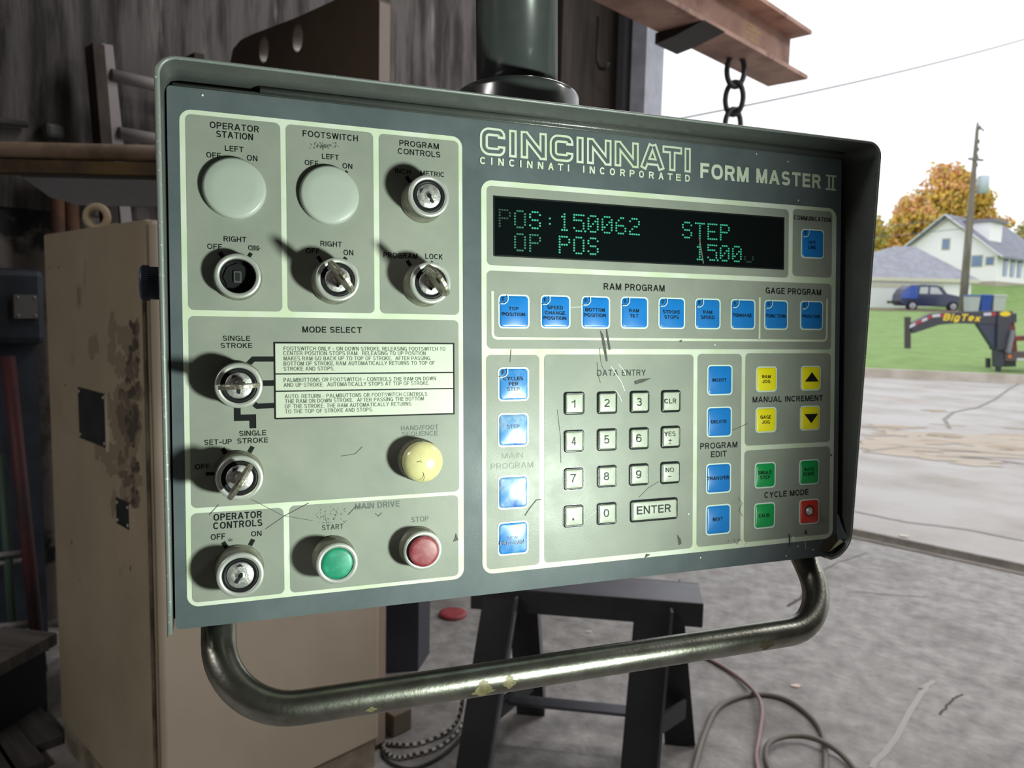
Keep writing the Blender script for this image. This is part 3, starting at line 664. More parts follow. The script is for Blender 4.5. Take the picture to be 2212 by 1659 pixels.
mb = MB(); mb.lathe([(.0058, .0015), (.0052, .0022), (.0042, .0016), (.0038, .0022), (.0030, .0036), (.0016, .0046), (0, .0050)], 20, mis=[0, 0, 0, 1, 1, 1])
o = mb.build('exposed_dome', [mat('burnt_edge', (52, 44, 34), .6), m_core], ko); o.location = (-.0012, .001, 0)
tag(o, 'bare metal switch dome poking through a worn hole')
# numeric keys: dark metal frame and pale cap
def numkey(x, y, w, h, rows, worn=False):
    c = pp(x, y); mb = MB(); fr = .0023
    mb.prism(rrect(0, 0, w, h, .0026, 5), z2, .0006, 0)
    a = rrect(0, 0, w - .0006, h - .0006, .0024, 5); b2 = rrect(0, 0, w - fr*1.0, h - fr*1.0, .0018, 5); c2 = rrect(0, 0, w - fr*1.7, h - fr*1.7, .0012, 5)
    base = len(mb.v); k = len(a)
    mb.v += [(p[0], p[1], .0006) for p in a] + [(p[0], p[1], .0017) for p in b2] + [(p[0], p[1], .0010) for p in c2]
    for i in range(2):
        for j in range(k):
            mb.f.append([base + i*k + j, base + i*k + (j+1) % k, base + (i+1)*k + (j+1) % k, base + (i+1)*k + j]); mb.mi.append(0); mb.sm.append(True)
    o = mb.build('numeric_key', m_frame, panel); o.location = (c.x, c.y, 0)
    mb = MB(); W_, H_ = w - fr*1.65, h - fr*1.65
    q = dens(rrect(0, 0, W_, H_, .0010, 4) + [(W_/2, H_/2 - .0010)], .0016)[:-1]; k = len(q)
    rg = [(1, .0011), (.95, .0020)] + [(t_, None) for t_ in (.9, .74, .56, .36, .18)]
    for s_, zz in rg: mb.v += [(p[0]*s_, p[1]*s_, zz if zz is not None else .0020 + .0006*(1 - (2*p[0]*s_/W_)**2)*(1 - (2*p[1]*s_/H_)**2)) for p in q]
    for i in range(len(rg) - 1):
        for j in range(k): mb.f.append([i*k + j, i*k + (j+1) % k, (i+1)*k + (j+1) % k, (i+1)*k + j]); mb.mi.append(0); mb.sm.append(True)
    mb.v.append((0, 0, .0026))
    for j in range(k): mb.f.append([(len(rg)-1)*k + j, (len(rg)-1)*k + (j+1) % k, len(rg)*k]); mb.mi.append(0); mb.sm.append(True)
    mb.build('key_cap', m_keycap, o)
    lb = MB()
    for r in rows:
        if r[0] == 'line': lb.stroke([(cp(*r[1], .0028) - c), (cp(*r[2], .0028) - c)], r[3], .0028, 0)
        else: ptext(lb, *r[:7], .0028, 0, bold=r[7] if len(r) > 7 else .012, dx=-c.x, dy=-c.y)
    if lb.v: lb.build('legend', mat('key_ink', (44, 49, 46), .5, spec=.2) if worn else mat('key_ink_dark', (28, 30, 30), .5, spec=.2), o)
NK = .0190
numkey(1239.5, 871, NK, NK, [('H', '1', 910, 1420, 943, 1420, 76)], True)
numkey(1310.7, 869.9, NK, NK, [('H', '2', 1222, 1412, 1270, 1412, 76)], True)
numkey(1380.8, 868, NK, NK, [('H', '3', 1532, 1402, 1577, 1402, 76)])
numkey(1448.2, 866.5, NK*1.02, NK*1.02, [('H', 'CLR', 1797, 1378, 1907, 1378, 45)])
numkey(1238.9, 952.8, NK, NK, [('K', '4', 908, 365, 950, 362, 80, .006)], True)
numkey(1310.3, 949.6, NK, NK, [('K', '5', 1218, 348, 1267, 346, 80)], True)
numkey(1379.7, 947, NK, NK, [('K', '6', 1525, 334, 1575, 332, 76)])
numkey(1447.5, 943.7, NK*1.02, NK*1.02, [('K', 'YES', 1795, 278, 1900, 273, 43), ('line', ('K', 1833, 316), ('K', 1867, 315), .0005), ('line', ('K', 1850, 300), ('K', 1850, 332), .0004), ('line', ('K', 1838, 346), ('K', 1860, 345), .0005)])
numkey(1238.4, 1033.9, NK, NK, [('K', '7', 898, 720, 950, 716, 80, .006)], True)
numkey(1310.3, 1028.7, NK, NK, [('K', '8', 1216, 698, 1266, 696, 76)], True)
numkey(1379.2, 1024.9, NK, NK, [('K', '9', 1523, 680, 1572, 677, 76)])
numkey(1446.6, 1020.8, NK*1.02, NK*1.02, [('K', 'NO', 1808, 622, 1885, 618, 43), ('line', ('K', 1828, 661), ('K', 1862, 659), .0005)])
numkey(1238.2, 1114.2, NK, NK, [('line', ('K', 915, 1070), ('K', 931, 1070), .0018)])
numkey(1309.8, 1109, NK, NK, [('K', '0', 1215, 1050, 1265, 1047, 76)], True)
numkey(1412, 1100.8, .0470, .0192, [('K', 'ENTER', 1533, 1025, 1855, 1000, 76, .014)])

# --- turn switches, push buttons, plugs
RR = .0154
def collar(x, y, h, knurl=True, r=RR, name='key_switch', m=m_collar):
    c = pp(x, y, h); mb = MB()
    mb.lathe([(r*1.06, z2), (r*1.06, .003), (r*.985, .0035), (r*.985, h - .006), (r*.99, h - .0055), (r*1.0, h - .0022)], 48, mis=[0, 0, 0, 1, 1], cap=False)
    if knurl:
        for k in range(72):
            a = 2*PI*k/72; M = Matrix.Rotation(a, 4, 'Z')
            mb.box(r*.975, r*1.008, -.0003, .0003, h - .0066, h - .0026, 1, M)
    o = mb.build(name, [m, m_collar], panel); o.location = (c.x, c.y, 0)
    b = MB(); b.lathe([(r*1.0, h - .0022), (r*.995, h - .0006), (r*.965, h), (r*.80, h), (r*.775, h - .0006), (r*.765, h - .004)], 48, cap=False)
    b.build('bezel_ring', m_ring, o)
    return o, c
def key_switch(x, y, h, ang, slot=True):
    o, c = collar(x, y, h); r = RR
    b = MB(); b.lathe([(r*.77, h - .0035), (r*.77, h - .0014), (r*.73, h - .0009), (r*.60, h - .0010), (r*.585, h - .003)], 40, cap=False)
    b.build('black_insert', m_blk, o)
    b = MB(); b.lathe([(r*.585, h - .003), (r*.58, h - .0008), (r*.55, h - .0004), (r*.3, h - .0001), (0, h)], 40, cap=False)
    M = Matrix.Rotation(ang, 4, 'Z')
    zt = h + .0002
    b.lathe([(r*.20, zt), (r*.18, zt + .0003), (r*.06, zt + .0002)], 24, 0, cap=False)
    b.poly(rrect(0, -r*.11, r*.13, r*.52, r*.05, 3), zt + .0005, 1, M)
    b.poly(disc(0, 0, r*.11, 16), zt + .0005, 1)
    t = Matrix.Rotation(ang + .5, 4, 'Z')
    b.poly([(-r*.16, r*.40), (0, r*.52), (r*.16, r*.40)][::-1], zt + .0001, 1, t)
    b.build('lock_core', [m_core, m_dark], o)
    return o, c
HS = .022
key_switch(927, 423, HS, .5); s2, cF = key_switch(730, 603.5, HS, 0); s3, cP = key_switch(931.2, 610.7, HS, 0)
s4, cS = key_switch(516, 832.9, HS, 0); s5, cU = key_switch(517.7, 1033, HS, 0); key_switch(519.2, 1243.4, HS, -.5)
# switch with its lock missing
o, c = collar(513.7, 595.7, .011, False)
b = MB(); r = RR
b.lathe([(r*.80, .0085), (r*.79, .004), (r*.72, .0034), (r*.72, .0012), (0, .0011)], 40, cap=False)
b.prism([(p[0], p[1]) for p in disc(0, 0, r*.62, 8)], .0011, .0022, 0); b.prism(rrect(0, 0, r*.34, r*.52, r*.05, 3), .0022, .0034, 1); b.prism(rrect(0, 0, r*.2, r*.36, r*.03, 3), .0034, .0036, 2)
tag(b.build('empty_socket', [m_blk, mat('grey_plastic', (62, 66, 62), .5), m_dark], o), 'dark open socket with the lock missing')
# push buttons
def push(x, y, h, m, rise, r=.0147):
    o, c = collar(x, y, h, True, r, 'push_button')
    b = MB(); b.lathe([(r*.765, h - .004), (r*.765, h + rise - .0012), (r*.72, h + rise - .0003), (r*.6, h + rise), (r*.3, h + rise + .0003), (0, h + rise + .0004)], 44, cap=False)
    b.build('button_cap', m, o); return o
push(728.9, 1218, .022, m_capg, -.0002)
push(914.2, 1189.9, .015, m_capr, .004)
c = pp(914.8, 998.4, .016); b = MB()
b.lathe([(.0162, z2), (.0162, .003), (.0157, .0036), (.0157, .010)], 40, cap=False)
o = b.build('pilot_light', m_collar, panel); o.location = (c.x, c.y, 0)
b = MB(); b.lathe([(.0153, .010), (.0153, .0145), (.0145, .0165), (.0122, .0185), (.0085, .0203), (.004, .0211), (0, .0213)], 44, cap=False)
l = b.build('lens', m_lens, o)
b = MB(); b.stroke([(-.002, -.0135), (-.0005, -.011), (-.001, -.008), (-.0035, -.0035)], .0004, .0206, 0); b.stroke([(-.006, .001), (-.0032, .0018), (-.0028, .0003)], .0003, .0213, 0)
b.build('lens_scratch', m_tear, l)
for (x, y, rp) in ((506.5, 405, .0212), (712.9, 419.9, .0212)):
    c = pp(x, y, .005); b = MB()
    b.lathe([(rp*1.0, z2), (rp*1.0, .0022), (rp*.985, .0036), (rp*.95, .0048), (rp*.9, .0053), (rp*.6, .0056), (rp*.3, .0057), (0, .0058)], 56, cap=False)
    o = b.build('blanking_plug', m_plug, panel); o.location = (c.x, c.y, 0)
# --- handle below
def handle_pts():
    n_ = Vector((0, -.066, .052)); ln = n_.length; dn = n_.normalized(); x0, x1, yb, zb = -.188, .3475, -.188, -.038
    def P(x, s): return Vector((x, yb, zb)) + dn*s
    R_ = .054; pts = [P(x0, 0), P(x0, (ln - R_)*.5)]
    for k in range(13):
        a = PI + PI/2*k/12; pts.append(P(x0 + R_ + R_*math.cos(a), ln - R_ - R_*math.sin(a)))
    for k in range(1, 20): pts.append(P(x0 + R_ + (x1 - x0 - 2*R_)*k/20, ln))
    for k in range(13):
        a = 1.5*PI + PI/2*k/12; pts.append(P(x1 - R_ + R_*math.cos(a), ln - R_ - R_*math.sin(a)))
    pts += [P(x1, (ln - R_)*.5), P(x1, 0)]
    return pts
hp = handle_pts(); mb = MB(); mb.tube(hp, .0122, 24)
handle = mb.build('handle', m_handle, panel)
for (x, w, a0, a1) in ((.0, .008, -.9, .35), (.021, .005, -.5, .45), (.262, .007, -.8, .2), (-.085, .004, -.6, -.2)):
    mb = MB(); y, z = -.254, .014; vs = []; n_ = 12
    for k in range(n_ + 1):
        a = a0 + (a1 - a0)*k/n_; ww = w*(.15 + .85*math.sin(PI*k/n_))*(.6 + .7*r2.random())
        for sx in (-1, 1): vs.append((x + sx*ww, y + .01228*math.sin(a), z + .01228*math.cos(a)))
    mb.add(vs, [[2*k, 2*k+1, 2*k+3, 2*k+2] for k in range(n_)], 0, True)
    tag(mb.build('paint_patch', m_patina, handle), 'old khaki paint chip left on the bar')
mb = MB()
for x in (-.188, .3475): mb.lathe([(.0135, -.013), (.0135, 0), (.0128, .002)], 24, 0, Matrix.Translation((x, -.188, -.038)) @ Matrix.Rotation(PI/2, 4, 'X'))
mb.build('handle_socket', m_hood, panel)
# --- support tube with flange, side knob
TX, TZ = .0535, -.042
Mt = Matrix.Translation((TX, .187, TZ)) @ Matrix.Rotation(-PI/2, 4, 'X')
mb = MB(); mb.lathe([(.0345, .02), (.0345, .72)], 48, 0, Mt)
st_ = mb.build('support_tube', m_tube, panel)
mb = MB(); mb.lathe([(.0525, 0), (.0525, .024), (.0518, .0275), (.0495, .0295), (.040, .0305), (.0352, .031), (.0345, .033)], 48, 0, Mt, cap=False)
mb.build('flange', m_tube, panel)
mb = MB(); Mk = Matrix.Translation((-.2203, .0498, -.04)) @ Matrix.Rotation(-PI/2, 4, 'Y')
mb.lathe([(.0118, 0), (.0118, .0105), (.0124, .011), (.0124, .0158), (.0115, .017), (0, .017)], 40, 0, Mk)
for k in range(56):
    mb.box(.0118, .0128, -.0003, .0003, .0112, .0156, 0, Mk @ Matrix.Rotation(2*PI*k/56, 4, 'Z'))
mb.build('side_knob', m_knob, panel)
mb = MB(); mb.lathe([(.003, 0), (.003, .002), (.002, .003), (0, .003)], 16, 0, Matrix.Translation((-.2203, .014, -.02)) @ Matrix.Rotation(-PI/2, 4, 'Y'))
mb.build('side_screw', m_blk, panel)

# ================================================================ KEYS left in the switches
def switch_key(c, ang, label, m=m_keymet):
    r = random.Random(int(ang*100)); M = PM @ Matrix.Translation((c.x, c.y, HS + .0004)) @ Matrix.Rotation(ang, 4, 'Z') @ Matrix.Rotation(PI/2, 4, 'X')
    mb = MB(); t = .0014
    # outline in (across, out of the lock)
    out = [(.0036, 0), (.0036, .006)] + arc(0, .0165, .0132, -54, 234, 22) + [(-.0036, .006), (-.0036, 0)]
    hole = disc(0, .0240, .0026, 14)
    mb.prism(out, -t, t, 0)
    e = empty('switch_key', label=label, cat='key', M=M)
    b = mb.build('key_bow', m, e, bevel=.0004)
    mb = MB(); mb.prism(hole, -t - .00015, t + .00015, 0); mb.build('key_ring_hole', m_dark, b)
    mb = MB(); mb.box(-.0042, .0042, -.0002, .0035, -t*1.5, t*1.5, 0); mb.build('key_shoulder', m, e, bevel=.0004)
switch_key(cF, math.radians(-52), 'flat brass key stuck in the right footswitch lock')
switch_key(cP, math.radians(-54), 'flat brass key in the lock between PROGRAM and LOCK')
switch_key(cS, math.radians(3), 'key lying level in the single stroke lock beside the placard')
switch_key(cU, math.radians(57), 'worn key slanting in the set-up lock above operator controls')

# ================================================================ SHOP SHELL  (room axes: x along the door wall, y out through the door)
RM = Matrix((V, U, Z)).transposed().to_4x4(); RI = RM.inverted()
def rl(p): return RI @ Vector(p)
def rbuild(mb, name, mats, kind=None, **k):
    o = mb.build(name, mats, **k); o.matrix_world = RM
    if kind: o['kind'] = kind
    return o
UD = 5.62; VL = -4.15
m_floor = mat('shop_concrete', (164, 160, 158), .6, col2=(118, 114, 112), scale=11, lo=.34, hi=.7, bump=.25, bscale=45, detail=12, col3=(104, 98, 95), scale3=1.3, lo3=.52, hi3=.7, rvar=.12)
m_drive = mat('driveway_concrete', (184, 180, 178), .8, col2=(160, 152, 146), scale=.9, lo=.42, hi=.66, detail=9, col3=(150, 130, 108), scale3=.32, lo3=.56, hi3=.72, stretch=(.8, 1.1, 1), bump=.1, bscale=8)
m_board = mat('board_marked_concrete', (104, 99, 98), .85, col2=(52, 48, 48), scale=5, lo=.42, hi=.62, stretch=(1, 2.6, .32), bump=.7, bscale=9, detail=9, col3=(140, 134, 132), scale3=3.3, lo3=.60, hi3=.72)
m_brick = mat('peeling_white_masonry', (120, 112, 106), .85, col2=(34, 32, 34), scale=2.4, lo=.50, hi=.56, bump=.4, bscale=12, detail=10, col3=(84, 72, 62), scale3=4, lo3=.56, hi3=.64)
m_sidewall = mat('dark_wood_wall', (62, 52, 46), .8, col2=(44, 38, 34), scale=3, stretch=(1, 4, .4), bump=.3, bscale=14)
m_roof = mat('ceiling_boards', (84, 78, 72), .85, col2=(66, 60, 56), scale=3)
mb = MB(); mb.box(VL - .3, 5.2, -4.0, UD, -.12, 0); rbuild(mb, 'floor', m_floor, 'structure')
mb = MB(); mb.box(VL - .3, 5.2, -4.0, UD, 5.5, 5.65); rbuild(mb, 'ceiling', m_roof, 'structure')
mb = MB(); mb.box(VL - .3, VL, -4.0, 3.95, 2.0, 5.5); rbuild(mb, 'wall_left', m_board, 'structure')
mb = MB(); mb.box(VL - .3, VL - .01, -4.0, 3.95, 0, 2.0); rbuild(mb, 'wall_left_lower', m_brick, 'structure')
mb = MB(); mb.box(VL - .3, VL - .05, 3.95, UD, 0, 5.5)
for u in (4.35, 4.9): mb.box(VL - .05, VL + .02, u - .06, u + .06, 0, 5.5)
rbuild(mb, 'wall_left_far', m_sidewall, 'structure')
mb = MB(); mb.box(5.0, 5.2, -4.0, UD, 0, 5.5); rbuild(mb, 'wall_right', m_roof, 'structure')
mb = MB(); mb.box(VL - .3, 5.2, -4.2, -4.0, 0, 5.65); rbuild(mb, 'wall_back', m_roof, 'structure')
jv0 = rl(on_u(1366, 160, UD)).x; jv1 = rl(on_u(1397, 160, UD)).x
mb = MB(); mb.box(VL - .3, jv0, UD, UD + .25, 0, 5.65); mb.box(jv0, 3.4, UD, UD + .25, 5.0, 5.65); mb.box(3.4, 5.2, UD, UD + .25, 0, 5.65)
rbuild(mb, 'wall_front', m_sidewall, 'structure')
mb = MB(); mb.box(jv0, jv1, UD - .02, UD + .25, 0, 5.0)
rbuild(mb, 'trim_1', mat('jamb_paint', (176, 178, 190), .5, col2=(156, 160, 170), scale=5), 'structure')
mb = MB(); mb.box(jv0 - .12, jv0 - .05, UD - .06, UD - .001, 0, 5.0)
rbuild(mb, 'trim_2', mat('track_steel', (98, 98, 104), .4, metal=.5), 'structure')
mb = MB(); mb.box(jv1, 3.4, UD - .01, UD + .045, -.119, .006); mb.box(jv1, 3.4, UD + .22, UD + .25, -.1, .004)
rbuild(mb, 'trim_3', mat('sill_steel', (104, 96, 90), .8, col2=(126, 118, 110), scale=6), 'structure')
# pale paint line and cracks in the slabs
def ground_marks(name, m, strokes, z):
    mb = MB()
    for pts, w in strokes:
        q = [gp(*p, 0) for p in pts]; rg_ = random.Random(len(pts)*7 + int(pts[0][0])); out = []
        for a, b in zip(q, q[1:]):
            for k in range(6): t_ = a.lerp(b, k/6); out.append((t_.x + rg_.gauss(0, min(w, .012)*.3), t_.y + rg_.gauss(0, min(w, .012)*.3)))
        out.append((q[-1].x, q[-1].y)); mb.stroke(out, w, z)
    o = mb.build(name, m); o['kind'] = 'structure'; return o
ground_marks('floor_paint_line', mat('faded_line', (168, 165, 163), .7), [([(1885, 1659), (1935, 1590), (1990, 1500), (2015, 1470)], .022)], .0012)
ground_marks('floor_crack', mat('crack_dark', (86, 80, 76), .9), [([(1740, 1262), (1765, 1240), (1810, 1215), (1870, 1195)], .008), ([(1700, 1310), (1730, 1290), (1745, 1275)], .02), ([(2030, 1545), (2050, 1515), (2080, 1500)], .01), ([(1985, 1487), (2005, 1490)], .01), ([(1850, 1278), (1920, 1285), (2000, 1290)], .007)], .001)
ground_marks('driveway_crack', mat('crack_grey', (140, 134, 130), .9), [([(2212, 822), (2180, 840), (2150, 862), (2112, 880), (2060, 890), (2040, 905), (2052, 925)], .05), ([(1845, 1104), (1960, 1128), (2080, 1142), (2212, 1168)], .02), ([(1870, 975), (1960, 965), (2100, 975), (2212, 985)], .05), ([(2020, 985), (2120, 990), (2212, 1002)], .04)], .003)
mb = MB(); rg_ = random.Random(4)
for k in range(90):
    c_ = gp(rg_.uniform(1880, 2300), 950 + rg_.gauss(0, 22) + .03*rg_.uniform(0, 300), 0); n_ = 11; a_ = rg_.uniform(.15, .5); b_ = rg_.uniform(.06, .2); th_ = rg_.gauss(-.1, .25); pts = []
    for i in range(n_):
        t_ = 2*PI*i/n_; r_ = .65 + .6*rg_.random(); x_ = a_*r_*math.cos(t_); y_ = b_*r_*math.sin(t_); pts.append((c_.x + x_*math.cos(th_) - y_*math.sin(th_), c_.y + x_*math.sin(th_) + y_*math.cos(th_)))
    mb.poly(pts, .0005 + .00002*k, 0 if rg_.random() < .7 else 1)
o = mb.build('driveway_dirt', [mat('dirt_tan', (178, 164, 149), .9, col2=(184, 172, 158), scale=2, lo=.3, hi=.6), mat('dirt_brown', (162, 146, 128), .9, col2=(176, 160, 144), scale=2)]); o['kind'] = 'structure'
# hook hanging on the dark wall
hk = on_v(1290, 130, VL + .03); hk = rl(hk)
mb = MB(); mb.tube([(hk.x, hk.y, hk.z + .35), (hk.x, hk.y, hk.z), (hk.x + .03, hk.y, hk.z - .07), (hk.x + .08, hk.y, hk.z - .09), (hk.x + .12, hk.y, hk.z - .04)], .016, 10)
o = rbuild(mb, 'wall_hook', mat('dark_iron', (38, 36, 36), .6)); tag(o, 'dark iron hook hanging on the brown wall behind the tube', 'hook')

# ---------------------------------------------------------------- outdoors
mb = MB(); mb.box(-60, 60, UD + .25, 60, -.12, -.004)
def lawn_z(Y):
    P = [(19.5, .12), (24, .38), (46, 1.82), (50, 1.95), (54, 2.15), (58.5, 4.0), (90, 6.5), (140, 8)]
    for (a, za), (b, zb) in zip(P, P[1:]):
        if Y <= b: return za + (zb - za)*(Y - a)/(b - a)
    return P[-1][1]
dv = mb.build('driveway', m_drive); dv.matrix_world = RM; dv['kind'] = 'structure'
c0 = gp(1600, 790, .14); c1 = gp(2212, 816, .14); cd = (c1 - c0).normalized(); cn = Vector((-cd.y, cd.x, 0))
def curb_y(x): return c0.y + (x - c0.x)*cd.y/cd.x
mb = MB(); a = c0 - cd*30; b = c1 + cd*30
mb.beam(a - cn*.08 - Z*.06, b - cn*.08 - Z*.06, .22, .28)
o = mb.build('curb', mat('curb_concrete', (196, 188, 178), .8, col2=(176, 166, 152), scale=2)); o['kind'] = 'structure'
m_grass = mat('grass', (132, 160, 94), .9, col2=(112, 140, 74), scale=1.6, lo=.3, hi=.7, detail=10, bump=.2, bscale=10, col3=(168, 166, 96), scale3=4, lo3=.64, hi3=.74)
mb = MB(); nx = 26; ny = 40; xs = [-50 + 130*i/nx for i in range(nx + 1)]
for j in range(ny + 1):
    for x in xs:
        y0 = curb_y(x) + .02; y = y0 + (140 - y0)*(j/ny)**1.7
        yy = y - y0 + 20.6 if y < 46 else y
        yy = max(y, y - y0*(1 - (y-y0)/(140-y0)) + 20.6*(1 - (y-y0)/(140-y0)))
        mb.v.append((x, y, lawn_z(y) if y > 30 else .13 + (lawn_z(30) - .13)*(y - y0)/(30 - y0)))
for j in range(ny):
    for i in range(nx):
        a = j*(nx + 1) + i; mb.f.append([a, a+1, a+nx+2, a+nx+1]); mb.mi.append(0); mb.sm.append(True)
o = mb.build('lawn', m_grass); o['kind'] = 'structure'
# gravel strip in front of the garage
mb = MB(); a = at(1780, 676, 49); b = at(1995, 676, 49)
vs = []
for k in range(13):
    x = a.x + (b.x + 3 - a.x)*k/12
    for y in (47.9, 51.8): vs.append((x, y, lawn_z(y) + .03))
mb.add(vs, [[2*k, 2*k+2, 2*k+3, 2*k+1] for k in range(12)])
o = mb.build('gravel_drive', mat('gravel', (142, 122, 108), .9, col2=(120, 100, 88), scale=3)); o['kind'] = 'structure'

m_siding = mat('white_siding', (250, 248, 250), .7); m_shingle = mat('grey_shingle', (160, 160, 172), .85, col2=(146, 146, 158), scale=2)
m_cream = mat('cream_trim', (214, 212, 190), .7); m_win = mat('window_glass', (120, 142, 176), .15)  # cream for gutter, door track, gable trim and window frames
# garage with hip roof
YG = 53.5
gl = at(1760, 668, YG); gr = at(2094, 668, YG); gz = lawn_z(YG) - .05; gt = at(1990, 602, YG).z
g = empty('garage', ((gl.x + gr.x)/2, YG, gz), 'white garage with grey hip roof behind the dark parked car', 'garage')
gw = (gr.x - gl.x)/2; gh = gt - gz
mb = MB(); mb.box(-gw, gw, 0, 6, 0, gh); mb.build('wall', m_siding, g)
mb = MB(); e_ = .35; ap = at(1972, 533, YG + 3.2); ax_ = ap.x - (gl.x + gr.x)/2; az_ = ap.z - gz
E_ = [(-gw - e_, -e_, gh), (gw + e_, -e_, gh), (gw + e_, 6 + e_, gh), (-gw - e_, 6 + e_, gh)]; T_ = [(ax_ - 1.4, 3, az_), (ax_ + .05, 3, az_)]
mb.add(E_ + T_, [[0, 1, 5, 4], [1, 2, 5], [2, 3, 4, 5], [3, 0, 4], [3, 2, 1, 0]]); mb.build('roof', m_shingle, g)
mb = MB(); mb.box(-gw - e_, gw + e_, -e_ - .02, -e_ + .1, gh - .22, gh + .02); mb.build('gutter', m_cream, g)
d0 = at(1885, 604, YG).x - (gl.x + gr.x)/2; d1 = at(2038, 604, YG).x - (gl.x + gr.x)/2
mb = MB(); mb.box(d0 - 3, d1, -.12, 0, gh - .62, gh - .42); mb.build('door_track', m_cream, g)
mb = MB(); mb.box(d0 - 3, d1 - .1, -.05, 0, .02, gh - .62); mb.build('garage_door', mat('door_white', (230, 232, 234), .6), g)
# house, gable to the street
YH = 58.5
ba = math.radians(52); hr = at(2150, 612, YH); es = Vector((math.sin(ba), math.cos(ba), 0)); ef = Vector((math.cos(ba), -math.sin(ba), 0))
HM = Matrix((ef, es, Z)).transposed().to_4x4(); HM.translation = Vector((hr.x, hr.y, lawn_z(YH)))
h_ = empty('house', M=HM, label='white gabled house with a small roof dormer behind the garage', cat='house')
hz0 = lawn_z(YH); ew = at(2150, 545, YH).z - hz0; pk = at(2050, 466, YH + 2.9).z - hz0; hw = 3.75; hl = 11
mb = MB()
mb.add([(-2*hw, 0, 0), (0, 0, 0), (0, 0, ew), (-hw, 0, pk), (-2*hw, 0, ew), (-2*hw, hl, 0), (0, hl, 0), (0, hl, ew), (-hw, hl, pk), (-2*hw, hl, ew)],
       [[0, 1, 2, 3, 4], [1, 6, 7, 2], [5, 9, 8, 7, 6], [0, 4, 9, 5], [0, 5, 6, 1]]); mb.build('wall', m_siding, h_)
mb = MB(); sl = (pk - ew)/hw; oh = .55
for s in (1, -1):
    x0 = -hw; x1 = -hw + s*(hw + oh); za = pk + .12; zb = ew - sl*oh + .12
    mb.add([(x0, -oh, za), (x1, -oh, zb), (x1, hl + .3, zb), (x0, hl + .3, za), (x0, -oh, za - .16), (x1, -oh, zb - .16), (x1, hl + .3, zb - .16), (x0, hl + .3, za - .16)],
           [[0, 1, 2, 3], [4, 7, 6, 5], [0, 4, 5, 1], [1, 5, 6, 2], [2, 6, 7, 3]])
mb.build('roof', mat('house_shingle', (140, 142, 156), .85, col2=(126, 128, 140), scale=2), h_)
mb = MB()
for s in (1, -1):
    mb.beam((-hw, -oh - .02, pk + .06), (-hw + s*(hw + oh), -oh - .02, ew - sl*oh + .06), .06, .3, up=(0, 1, 0))
mb.build('fascia', mat('fascia_white', (226, 228, 230), .6), h_)
mb = MB()
for s in (1, -1): mb.beam((-hw, -.08, pk - .35), (-hw + s*(hw - .1), -.08, ew + .05), .1, .12, up=(0, 1, 0))
mb.build('gable_trim', m_cream, h_)
mb = MB(); mb.box(-hw + 1.0, -hw + 2.6, 1.2, 3.6, pk - 2.2, pk - .55); mb.build('dormer', m_siding, h_)
mb = MB(); mb.box(-hw + .7, -hw + 2.9, 1.0, 3.8, pk - .55, pk - .3); mb.build('dormer_roof', mat('dormer_shingle', (128, 126, 134), .8), h_)
def hwin(x0, x1, z0, z1, nm='window'):
    mb = MB(); mb.box(x0, x1, -.06, -.01, z0, z1); w = mb.build(nm, m_win, h_)
    mb = MB(); mb.box(x0 - .08, x1 + .08, -.03, -.012, z0 - .08, z1 + .08); mb.build('window_frame', m_cream, w)
hwin(-hw - .25, -hw + .25, pk - 2.6, pk - 1.8); hwin(-1.75, -1.05, ew - 1.0, ew - .2); hwin(-.75, -.25, ew - .9, ew - .35)
for y in (1.2, 2.6, 4.0, 5.6, 7.2):
    mb = MB(); mb.box(.01, .06, y, y + .7, ew - 1.7, ew - .4); mb.build('window', m_win, h_)
mb = MB(); mb.box(-2*hw, .08, -.08, hl, -.6, .35); mb.build('foundation', mat('foundation_stone', (176, 168, 154), .85), h_)

# pole with transformer
pb = at(2079, 672, 47); pz = lawn_z(47)
p = empty('utility_pole', (pb.x, 47, pz - .05), 'tall weathered utility pole in front of the white house', 'utility pole')
ph = at(2113, 262, 47).z - pz
mb = MB(); mb.lathe([(.24, 0), (.2, ph*.45), (.14, ph*.75), (.09, ph*.97), (.05, ph)], 14)
m_pole = mat('grey_pole_wood', (140, 130, 124), .9, col2=(116, 108, 102), scale=2, stretch=(3, 3, .3)); mb.build('pole', m_pole, p)
mb = MB(); mb.lathe([(.33, 0), (.33, .95), (.28, 1.02), (0, 1.05)], 18, 0, Matrix.Translation((.62, 0, at(2110, 415, 47).z - pz)))
mb.box(.1, .4, -.06, .06, at(2110, 415, 47).z - pz + .5, at(2110, 415, 47).z - pz + .62); mb.build('transformer', mat('transformer_grey', (196, 206, 220), .5), p)
mb = MB(); zc = at(2110, 344, 47).z - pz
mb.beam((-.45, -.1, zc + .05), (.45, -.1, zc - .02), .1, .12); mb.build('crossarm', m_pole, p)
mb = MB()
for zf in (.97, .9, .86, .82, .78):
    mb.lathe([(.07, -.1), (.09, 0), (.06, .12)], 8, 0, Matrix.Translation((.1, -.05, ph*zf)))
mb.beam((0, 0, ph*.985), (.42, 0, ph*.955), .07, .07); mb.build('insulators', mat('insulator', (120, 112, 108), .5), p)
# service wire crossing the sky
wa = at(1330, 282, 9.0); wb = at(2330, 50, 15.0); mb = MB()
mb.tube([wa.lerp(wb, k/24) - Z*.30*(1 - (2*k/24 - 1)**2)*.35 for k in range(25)], .011, 8)
tag(mb.build('overhead_wire', mat('wire_grey', (120, 122, 126), .6)), 'thin grey overhead wire slanting across the white sky', 'wire')
